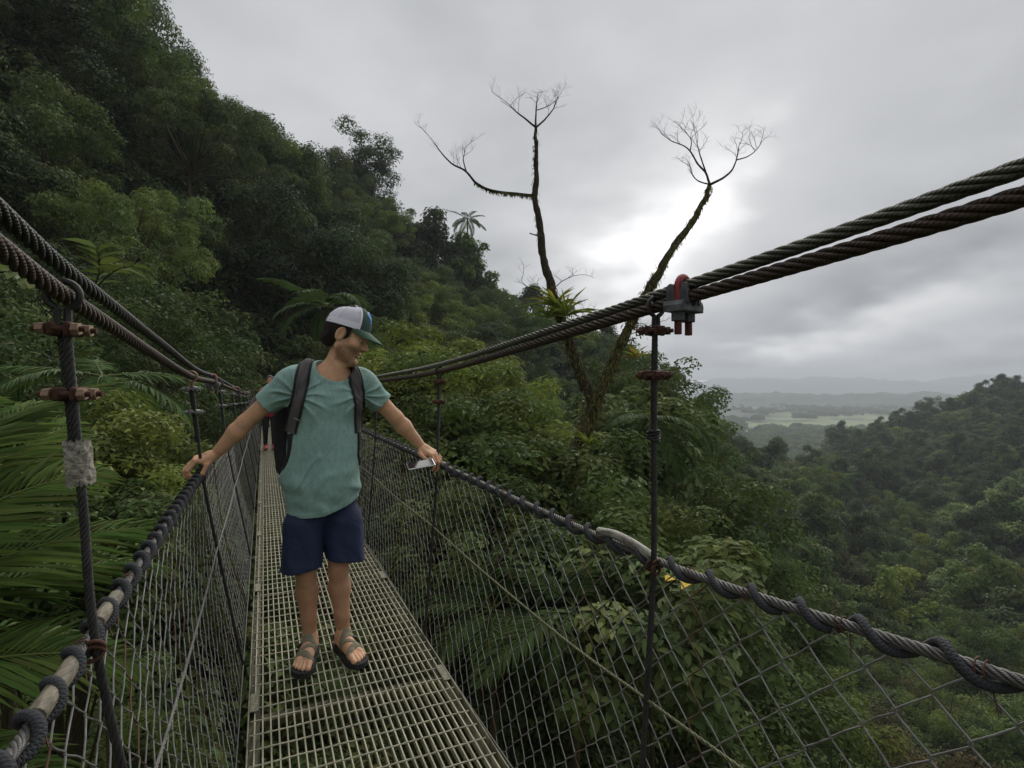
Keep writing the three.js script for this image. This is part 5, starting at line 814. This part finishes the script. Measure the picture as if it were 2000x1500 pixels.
// ---------------------------------------------------------------- palms
const PALMG = [[0.055, 0.105, 0.030], [0.045, 0.088, 0.027], [0.075, 0.125, 0.036]];
function frond(seed, len, leafLen, leafW, pairs, droop, pal) {
  const r = rng(seed), L = new Leaves(), pts = [], p = V(0, 0, 0), n = 16; let ang = 0.0; for (let i = 0; i <= n; i++) { pts.push(p.clone()); ang -= droop / n * (0.4 + 1.2 * i / n); p.add(V(Math.cos(ang) * len / n, Math.sin(ang) * len / n, 0)); }
  const c = new THREE.CatmullRomCurve3(pts);
  for (let i = 0; i < pairs; i++) { const t = 0.14 + 0.86 * i / (pairs - 1), q = c.getPoint(t), T = c.getTangent(t), N = V(-T.y, T.x, 0), prof = Math.pow(Math.sin(Math.PI * clamp(0.12 + 0.86 * t, 0, 1)), 0.6);
    for (const s of [-1, 1]) { const a = lerp(1.15, 0.45, t) + (r() - 0.5) * 0.12, d = V(T.x * Math.cos(a) + N.x * 0.10, T.y * Math.cos(a) + N.y * (0.12 - 0.25 * r()), s * Math.sin(a)).normalize(), nn = N.clone().addScaledVector(d, -N.dot(d)).addScaledVector(V(0, 0, s), 0.2).normalize(); L.leaf(q, d, nn, leafLen * prof * (0.85 + 0.3 * r()), leafW, jitter(r, pal[Math.floor(r() * pal.length)], 0.2), 0.25, 0.14 + 0.14 * r(), true); } }
  const st = tube(c.getPoints(24), (t) => 0.011 * (len / 1.6) * (1 - 0.8 * t), 6, false), k = st.attributes.position.count, cc = new Float32Array(k * 3); for (let i = 0; i < k; i++) { cc[3 * i] = 0.10; cc[3 * i + 1] = 0.13; cc[3 * i + 2] = 0.045; } st.setAttribute('color', new THREE.BufferAttribute(cc, 3)); st.deleteAttribute('uv');
  return mergeGeometries([L.build(), st]);
}
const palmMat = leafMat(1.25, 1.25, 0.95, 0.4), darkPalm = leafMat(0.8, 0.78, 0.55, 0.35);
const longF = [0, 1, 2].map((i) => frond(70 + i, 1.9, 0.62, 0.030, 46, 0.8 + 0.3 * i, PALMG)), sideF = [0, 1, 2].map((i) => frond(60 + i, 1.75, 0.46, 0.026, 54, 0.7 + 0.25 * i, [PALMG[0], PALMG[2], MIDG[2]])), fanF = [0, 1, 2].map((i) => frond(80 + i, 1.7, 0.42, 0.034, 40, 0.7 + 0.4 * i, [PALMG[0], PALMG[1], MIDG[0]]));
function palm(label, centre, geos, fronds, scale, mat = palmMat, group = 'palms near the bridge') {
  const base = land(centre.x, centre.z), o = thing('palm_tree', label, 'palm', group); o.position.set(centre.x, base, centre.z); const h = centre.y - base, pts = []; for (let i = 0; i <= 12; i++) { const t = i / 12; pts.push(V(0.3 * (1 - t) * Math.sin(t * 3), lerp(-0.4, h - 0.02, t), 0.2 * (1 - t) * t)); }
  part('trunk', tube(pts, (t) => 0.075 * scale * (1.2 - 0.4 * t) * (1 + 0.05 * Math.sin(t * 120)), 9), M.bark, o);
  fronds.forEach(([yaw, pitch, s = 1, roll = 0], i) => { const f = part('frond', geos[i % geos.length], mat, o); f.position.set(0, h, 0); f.rotation.set(roll, yaw, pitch, 'YZX'); f.scale.setScalar(s * scale); });
  return o;
}
const ringF = (seed, n, p0, p1) => { const r = rng(seed), f = []; for (let i = 0; i < n; i++) f.push([i / n * 6.283 + (r() - 0.5) * 0.5, lerp(p0, p1, r()), 0.8 + 0.35 * r(), (r() - 0.5) * 0.5]); return f; };
// near fan at the lower left: fronds reach up and along the rail
{
  const C0 = V(-1.55, 0.42, -2.25), to = (x, y, z, s = 1, roll = 0) => { const d = V(x, y, z).sub(C0).normalize(); return [Math.atan2(-d.z, d.x), Math.asin(d.y) + 0.28, s, roll]; };
  palm('large palm with long narrow leaflets close at lower left', C0, sideF, [to(-0.75, 1.05, -2.95, 1, 0.7), to(-0.72, 0.75, -2.6, 0.95, 0.3), to(-0.74, 0.42, -2.4, 0.85, 0.5), to(-0.95, 1.15, -3.0, 1, 0.4), to(-1.3, 1.15, -2.9, 1, 0), to(-0.75, 0.12, -2.35, 0.85, 0.2), to(-0.8, -0.20, -2.5, 0.9, -0.2), to(-1.1, 0.75, -3.3, 1, 0), to(-0.85, 0.9, -2.35, 0.9, 0.9), to(-0.9, 0.25, -2.9, 0.9, 0.3), to(-0.85, -0.5, -2.7, 0.95, 0.4), to(-2.6, 0.8, -1.8, 1, 0), to(-3, 0.5, -0.8, 1, 0), to(-2.0, 0.7, -1.1, 0.8, 0), to(-2.2, 0.6, -3.2, 1, 0), to(-0.8, 1.25, -2.75, 1, -0.3), to(-0.72, 0.6, -2.9, 1, 0.1)], 0.86, leafMat(1.6, 1.55, 1.05, 0.4));
}
palm('palm fanning out under the deck and hillside mesh', V(-0.50, -1.75, -2.35), longF, ringF(91, 13, 0.1, 0.72), 0.80);
palm('palm with hanging fronds below the hillside main cables', at(200, 735, 7.0), fanF, ringF(92, 11, -0.45, 0.45), 0.78);
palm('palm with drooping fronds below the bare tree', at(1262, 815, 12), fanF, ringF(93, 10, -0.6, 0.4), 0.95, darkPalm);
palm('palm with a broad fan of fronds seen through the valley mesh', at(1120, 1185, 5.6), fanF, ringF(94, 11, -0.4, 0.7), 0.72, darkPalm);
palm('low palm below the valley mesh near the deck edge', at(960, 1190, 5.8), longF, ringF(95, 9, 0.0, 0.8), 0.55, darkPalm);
palm('palm beside the hill behind the cap', at(640, 600, 24), fanF, ringF(96, 13, -0.3, 0.8), 1.7, treeMats[1]);
palm('lone palm on the skyline beside a thin tree', at(913, 428, 96), fanF, ringF(97, 13, -0.35, 0.7), 2.1, treeMats[1]);
palm('palm among the crowns of the valley slope', at(1640, 935, 140), fanF, ringF(98, 13, -0.3, 0.8), 3.4);
palm('palm low in the valley beyond the rail', at(1505, 1060, 60), fanF, ringF(99, 13, -0.3, 0.8), 2.6);

// ---------------------------------------------------------------- sprigs by the hillside cables
function sprig(label, pts, leaves, ll, lw, seed, pal, mat = nearMat) {
  const o = thing('leafy_branch', label, 'branch', 'branches by the bridge'), c = new THREE.CatmullRomCurve3(pts), r = rng(seed), L = new Leaves(); part('stem', tube(c.getPoints(24), (t) => 0.006 * (1.3 - t), 6), M.bark, o);
  for (let i = 0; i < leaves; i++) { const t = 0.45 + 0.55 * i / (leaves - 1), q = c.getPoint(t), T = c.getTangent(t), s = i % 2 ? 1 : -1, side = V(0, 1, 0).cross(T).normalize(), d = T.clone().multiplyScalar(0.5).addScaledVector(side, s * (0.7 + 0.4 * r())).addScaledVector(V(0, 1, 0), 0.25 - 0.5 * r()).normalize(), n = V((r() - 0.5) * 0.7, 1, (r() - 0.5) * 0.7).addScaledVector(d, -d.y).normalize(); const g = new Leaves(); g.leaf(V(0, 0, 0).add(q), d, n, ll * (0.7 + 0.5 * r()), lw * (0.8 + 0.4 * r()), jitter(r, pal[i % pal.length], 0.2), 0.14, 0.2, true); part('leaf', g.build(), mat, o); }
}
sprig('leafy branch with broad leaves just above the hillside cables', [at(140, 640, 4.2), at(175, 580, 4.0), at(195, 530, 3.9), at(190, 485, 3.8)], 13, 0.17, 0.075, 5, [PALE[2], MIDG[2], MIDG[0]]);
sprig('leafy branch reaching to the right of the hillside cables', [at(160, 600, 4.1), at(205, 545, 3.9), at(235, 525, 3.8), at(262, 520, 3.75)], 9, 0.16, 0.07, 6, [PALE[2], MIDG[2], MIDG[0]]);
sprig('pale leafy branch at the edge under the hillside cables', [at(-60, 560, 2.4), at(-10, 535, 2.3), at(35, 530, 2.3), at(85, 555, 2.3)], 12, 0.11, 0.06, 7, [PALE[0], PALE[1], PALE[2]]);
sprig('branch with two yellow leaves by the nearest valley suspender', [at(1250, 1190, 3.0), at(1310, 1140, 2.8), at(1335, 1120, 2.7), at(1360, 1130, 2.6)], 6, 0.10, 0.07, 8, [[0.42, 0.30, 0.03], [0.20, 0.24, 0.05], MIDG[2], YEL[0]]);

// ---------------------------------------------------------------- the bare forked tree
{
  const D = 9.4, K = D / 16, o = thing('bare_tree', 'tall forked tree with bare branches and mossy trunk against the sky', 'tree'), r = rng(404);
  const line = (list, d0, d1) => list.map(([x, y], i) => at(x, y, lerp(d0, d1, i / Math.max(1, list.length - 1))));
  const limb = (pts, ra, rb, name, mat = M.deadBark, seg = 10, rough = 0.2) => { const r0 = ra * K * 0.70, r1 = rb * K * 0.58, c = new THREE.CatmullRomCurve3(pts), n = Math.max(8, pts.length * seg), q = c.getPoints(n).map((p, i) => p.add(V(0.2 * r0 * noise3(i * 0.13, r0 * 90, 1), 0, 0.2 * r0 * noise3(i * 0.13, r0 * 90, 5)))); return part(name, tube(q, (t, i) => lerp(r0, r1, t) * (1 + rough * noise3(i * 0.6, r0 * 50, 3)), 9), mat, o); };
  const foot = at(1080, 1000, D), bot = V(foot.x - 0.4, land(foot.x, foot.z) - 1, foot.z);
  limb([bot, V(foot.x - 0.2, lerp(bot.y, foot.y, 0.6), foot.z), ...line([[1080, 1000], [1118, 900], [1142, 840], [1160, 790]], D, D)], 0.42, 0.31, 'trunk', M.bark);
  limb(line([[1160, 792], [1128, 715], [1102, 640], [1076, 560], [1058, 480], [1046, 385], [1048, 300], [1046, 247]], D, D + 0.25), 0.27, 0.075, 'stem');
  limb(line([[1160, 792], [1196, 710], [1240, 612], [1282, 540], [1330, 462], [1374, 395], [1386, 361]], D, D - 0.6), 0.27, 0.08, 'stem');
  const twigs = new Leaves(), tw = [];
  const grow = (p, d, len, rad, lvl) => { // crooked twigs that fork
    const n = 5, pts = [p.clone()]; let q = p.clone(), dir = d.clone(); for (let i = 0; i < n; i++) { dir.add(V((r() - 0.5) * 0.75, 0.03 + (r() - 0.5) * 0.6, (r() - 0.5) * 0.75)).normalize(); q = q.clone().addScaledVector(dir, len / n); pts.push(q); }
    tw.push(tube(pts, (t) => rad * (1 - 0.55 * t), lvl > 1 ? 3 : 5, false)); if (lvl >= 3) return;
    const kids = lvl === 0 ? 4 : 2 + (r() < 0.5); for (let k = 0; k < kids; k++) { const at_ = pts[2 + (k % (n - 1))], s = (k % 2 ? 1 : -1), side = V(CP, 0, SP).multiplyScalar(s * (0.5 + 0.5 * r())).add(V(-SP, 0, CP).multiplyScalar((r() - 0.5) * 0.9)); grow(at_, dir.clone().multiplyScalar(0.75).add(side).add(V(0, 0.3, 0)).normalize(), len * (0.42 + 0.25 * r()), rad * 0.5, lvl + 1); }
  };
  const bough = (list, d0, d1, r0, r1) => { const p = line(list, d0, d1); limb(p, r0, r1, 'branch', M.deadBark, 8, 0.08); const e = p[p.length - 1], d = e.clone().sub(p[p.length - 2]).normalize(); grow(e, d, 0.62 * K, r1 * 0.5 * K, 0); const cc = new THREE.CatmullRomCurve3(p); for (let k = 0; k < 4; k++) { const t = 0.45 + 0.5 * r(), dd = cc.getTangent(t).multiplyScalar(0.5).add(V((r() - 0.5) * 1.4, 0.5, (r() - 0.5) * 1.4)).normalize(); grow(cc.getPoint(t), dd, (0.35 + 0.3 * r()) * K, 0.007 * K, 1); } return p; };
  bough([[1044, 383], [1005, 379], [958, 372], [928, 356], [911, 336], [880, 318], [858, 294], [849, 280]], D + 0.2, D - 0.6, 0.075, 0.016); bough([[911, 336], [905, 312], [908, 298]], D, D + 0.3, 0.030, 0.016);
  bough([[1046, 249], [1024, 231], [1006, 217], [994, 204]], D + 0.25, D - 0.3, 0.045, 0.016); bough([[1046, 250], [1047, 218], [1049, 190]], D + 0.25, D + 0.6, 0.048, 0.016); bough([[1046, 250], [1064, 234], [1080, 214], [1088, 196]], D + 0.25, D + 0.6, 0.045, 0.016); bough([[1048, 216], [1070, 208], [1090, 193]], D + 0.5, D + 0.9, 0.022, 0.012);
  bough([[1386, 361], [1412, 348], [1428, 334], [1438, 312], [1442, 288]], D - 1, D - 0.9, 0.050, 0.018); bough([[1438, 313], [1460, 306], [1478, 292], [1488, 276]], D - 1.5, D - 0.6, 0.024, 0.013); bough([[1386, 361], [1378, 338], [1362, 320], [1348, 296], [1336, 286], [1310, 275], [1292, 262]], D - 1, D - 0.2, 0.046, 0.014); bough([[1378, 336], [1366, 300], [1360, 275]], D - 1, D - 1.2, 0.030, 0.014); bough([[1348, 294], [1350, 276], [1342, 262]], D - 0.6, D - 0.8, 0.022, 0.013); bough([[1386, 361], [1364, 354], [1352, 342], [1347, 322]], D - 1, D - 0.4, 0.030, 0.012);
  limb(line([[1060, 462], [1048, 460], [1035, 456]], D, D - 0.3), 0.035, 0.028, 'branch_stub');
  for (const [x, y, dx] of [[1078, 566, 1], [1075, 575, -1], [1250, 600, 1], [1225, 655, 1], [1180, 745, -1], [1105, 650, 1]]) grow(at(x, y, D - 0.1), V(CP * dx * 0.8, 0.35, SP * dx * 0.8).normalize(), 0.95 * K, 0.016 * K, 0);
  part('twigs', mergeGeometries(tw), M.deadBark, o).userData.kind = 'stuff';
  // moss and hanging ferns along the stems
  const moss = new Leaves(), put = (list, n, rd, ln, d) => { const rad = rd * K * 0.72, len = ln * K * 1.15, c = new THREE.CatmullRomCurve3(line(list, d, d)); for (let i = 0; i < n; i++) { const q = c.getPoint(r()), a = dirOf(r), b = q.clone().addScaledVector(a, rad * (0.6 + 0.9 * r() * r())), dr = a.clone().multiplyScalar(0.5).add(V(0, -0.5 - r(), 0)).normalize(), nn = a.clone().addScaledVector(dr, -a.dot(dr)).normalize(); moss.leaf(b, dr, nn, len * (0.5 + r()), len * 0.35, jitter(r, [[0.07, 0.075, 0.028], [0.10, 0.095, 0.035], [0.05, 0.062, 0.024], [0.055, 0.045, 0.030]][Math.floor(r() * 4)], 0.3), 0.1, 0.2); } };
  put([[1080, 1000], [1118, 900], [1142, 840], [1160, 790]], 1700, 0.30, 0.14, D); put([[1160, 790], [1128, 715], [1102, 640], [1076, 560]], 1300, 0.21, 0.10, D); put([[1160, 790], [1196, 710], [1240, 612], [1282, 540]], 1200, 0.21, 0.10, D - 0.3); put([[1076, 560], [1058, 480], [1046, 385], [1047, 262]], 700, 0.125, 0.075, D + 0.2); put([[1282, 540], [1330, 462], [1374, 395], [1386, 361]], 420, 0.13, 0.075, D - 0.8); put([[1040, 384], [1005, 380], [958, 373], [925, 355]], 260, 0.055, 0.07, D);
  part('moss', moss.build(), leafMat(1.7, 1.6, 1.2, 0.2), o).userData.kind = 'stuff';
  // bromeliads and ferns perched in the forks
  const tuft = (x, y, d, n, ln, wd, pal, s) => { const len = ln * K, wid = wd * K, L = new Leaves(), q = at(x, y, d); for (let i = 0; i < n; i++) { const a = i / n * 6.283 + r() * 0.6, e = 0.35 + 0.9 * r(), dr = V(Math.cos(a) * Math.cos(e), Math.sin(e), Math.sin(a) * Math.cos(e)), nn = V(-Math.cos(a) * Math.sin(e), Math.cos(e), -Math.sin(a) * Math.sin(e)); L.leaf(q, dr, nn, len * (0.7 + 0.6 * r()), wid, jitter(r, pal[i % pal.length], 0.2), 0.2, 0.45, true); } part('epiphyte', L.build(), nearMat, o); };
  const BR = [[0.17, 0.21, 0.05], [0.12, 0.17, 0.045], [0.10, 0.15, 0.04]];
  tuft(1085, 600, D - 0.2, 26, 0.75, 0.075, [...BR, [0.30, 0.24, 0.04]], 1); tuft(1070, 622, D - 0.3, 20, 0.6, 0.07, BR, 1); tuft(1105, 618, D - 0.3, 30, 0.85, 0.06, BR, 1); tuft(1240, 700, D - 0.4, 18, 0.5, 0.06, [[0.26, 0.18, 0.05], BR[0]], 1); tuft(1150, 870, D - 0.4, 22, 0.55, 0.06, BR, 1); tuft(1120, 905, D - 0.5, 22, 0.6, 0.06, BR, 1); tuft(1085, 985, D - 0.5, 24, 0.6, 0.07, BR, 1); tuft(1110, 660, D - 0.3, 20, 0.5, 0.06, BR, 1);
}
// ---------------------------------------------------------------- trees that stand out on the skylines
function skylineTree(k, px, top, d, s, label, m = 1, sq = 1) { const p = at(px, top, d), g = land(p.x, p.z), H = [11, 12, 10.5, 10, 14, 12, 10.5][k]; const t = tree(protos[k], V(p.x, g - 0.4, p.z), s, px, treeMats[m], label, 'trees standing out on the skyline', clamp((p.y - g) / (H * s), 0.7, 2.4)); return t; }
skylineTree(4, 715, 255, 80, 1.25, 'tall ragged tree topping the skyline above the cap', 1, 1.0);
skylineTree(0, 680, 300, 78, 1.0, 'rounded tree on the skyline left of the tall ragged one', 1); skylineTree(4, 420, 175, 62, 0.9, 'shaggy tree on the skyline where the slope steepens', 1); skylineTree(1, 520, 230, 68, 0.85, 'mid green tree stepping down the skyline', 1); skylineTree(4, 260, -40, 52, 1.0, 'shaggy tall tree at the top edge of the slope', 1, 1.1);
skylineTree(5, 500, 300, 48, 0.9, 'large feathery tree halfway up the slope', 2); skylineTree(5, 350, 265, 44, 0.95, 'large feathery pale tree left of its twin on the slope', 2);
skylineTree(5, 968, 436, 97, 0.5, 'thin feathery tree beside the lone skyline palm', 1); skylineTree(1, 1810, 772, 250, 1.15, 'lone tall tree above the valley ridge', 1, 1.2); skylineTree(0, 1855, 785, 245, 0.9, 'round tree beside the lone tall one on the valley ridge', 1); skylineTree(0, 1770, 805, 240, 0.8, 'smaller round tree left of the lone tall ridge tree', 1); skylineTree(1, 1985, 748, 230, 1.0, 'tree at the right end of the valley ridge', 1);
skylineTree(3, 1500, 880, 150, 1.15, 'rusty brown crown in the misty gap of the valley', 0); skylineTree(3, 1570, 1010, 95, 1.1, 'large rusty brown crown midway down the valley', 0); skylineTree(3, 1790, 1330, 48, 0.8, 'rusty tinted crown low in the valley at right', 0);
renderer.render(scene, camera);
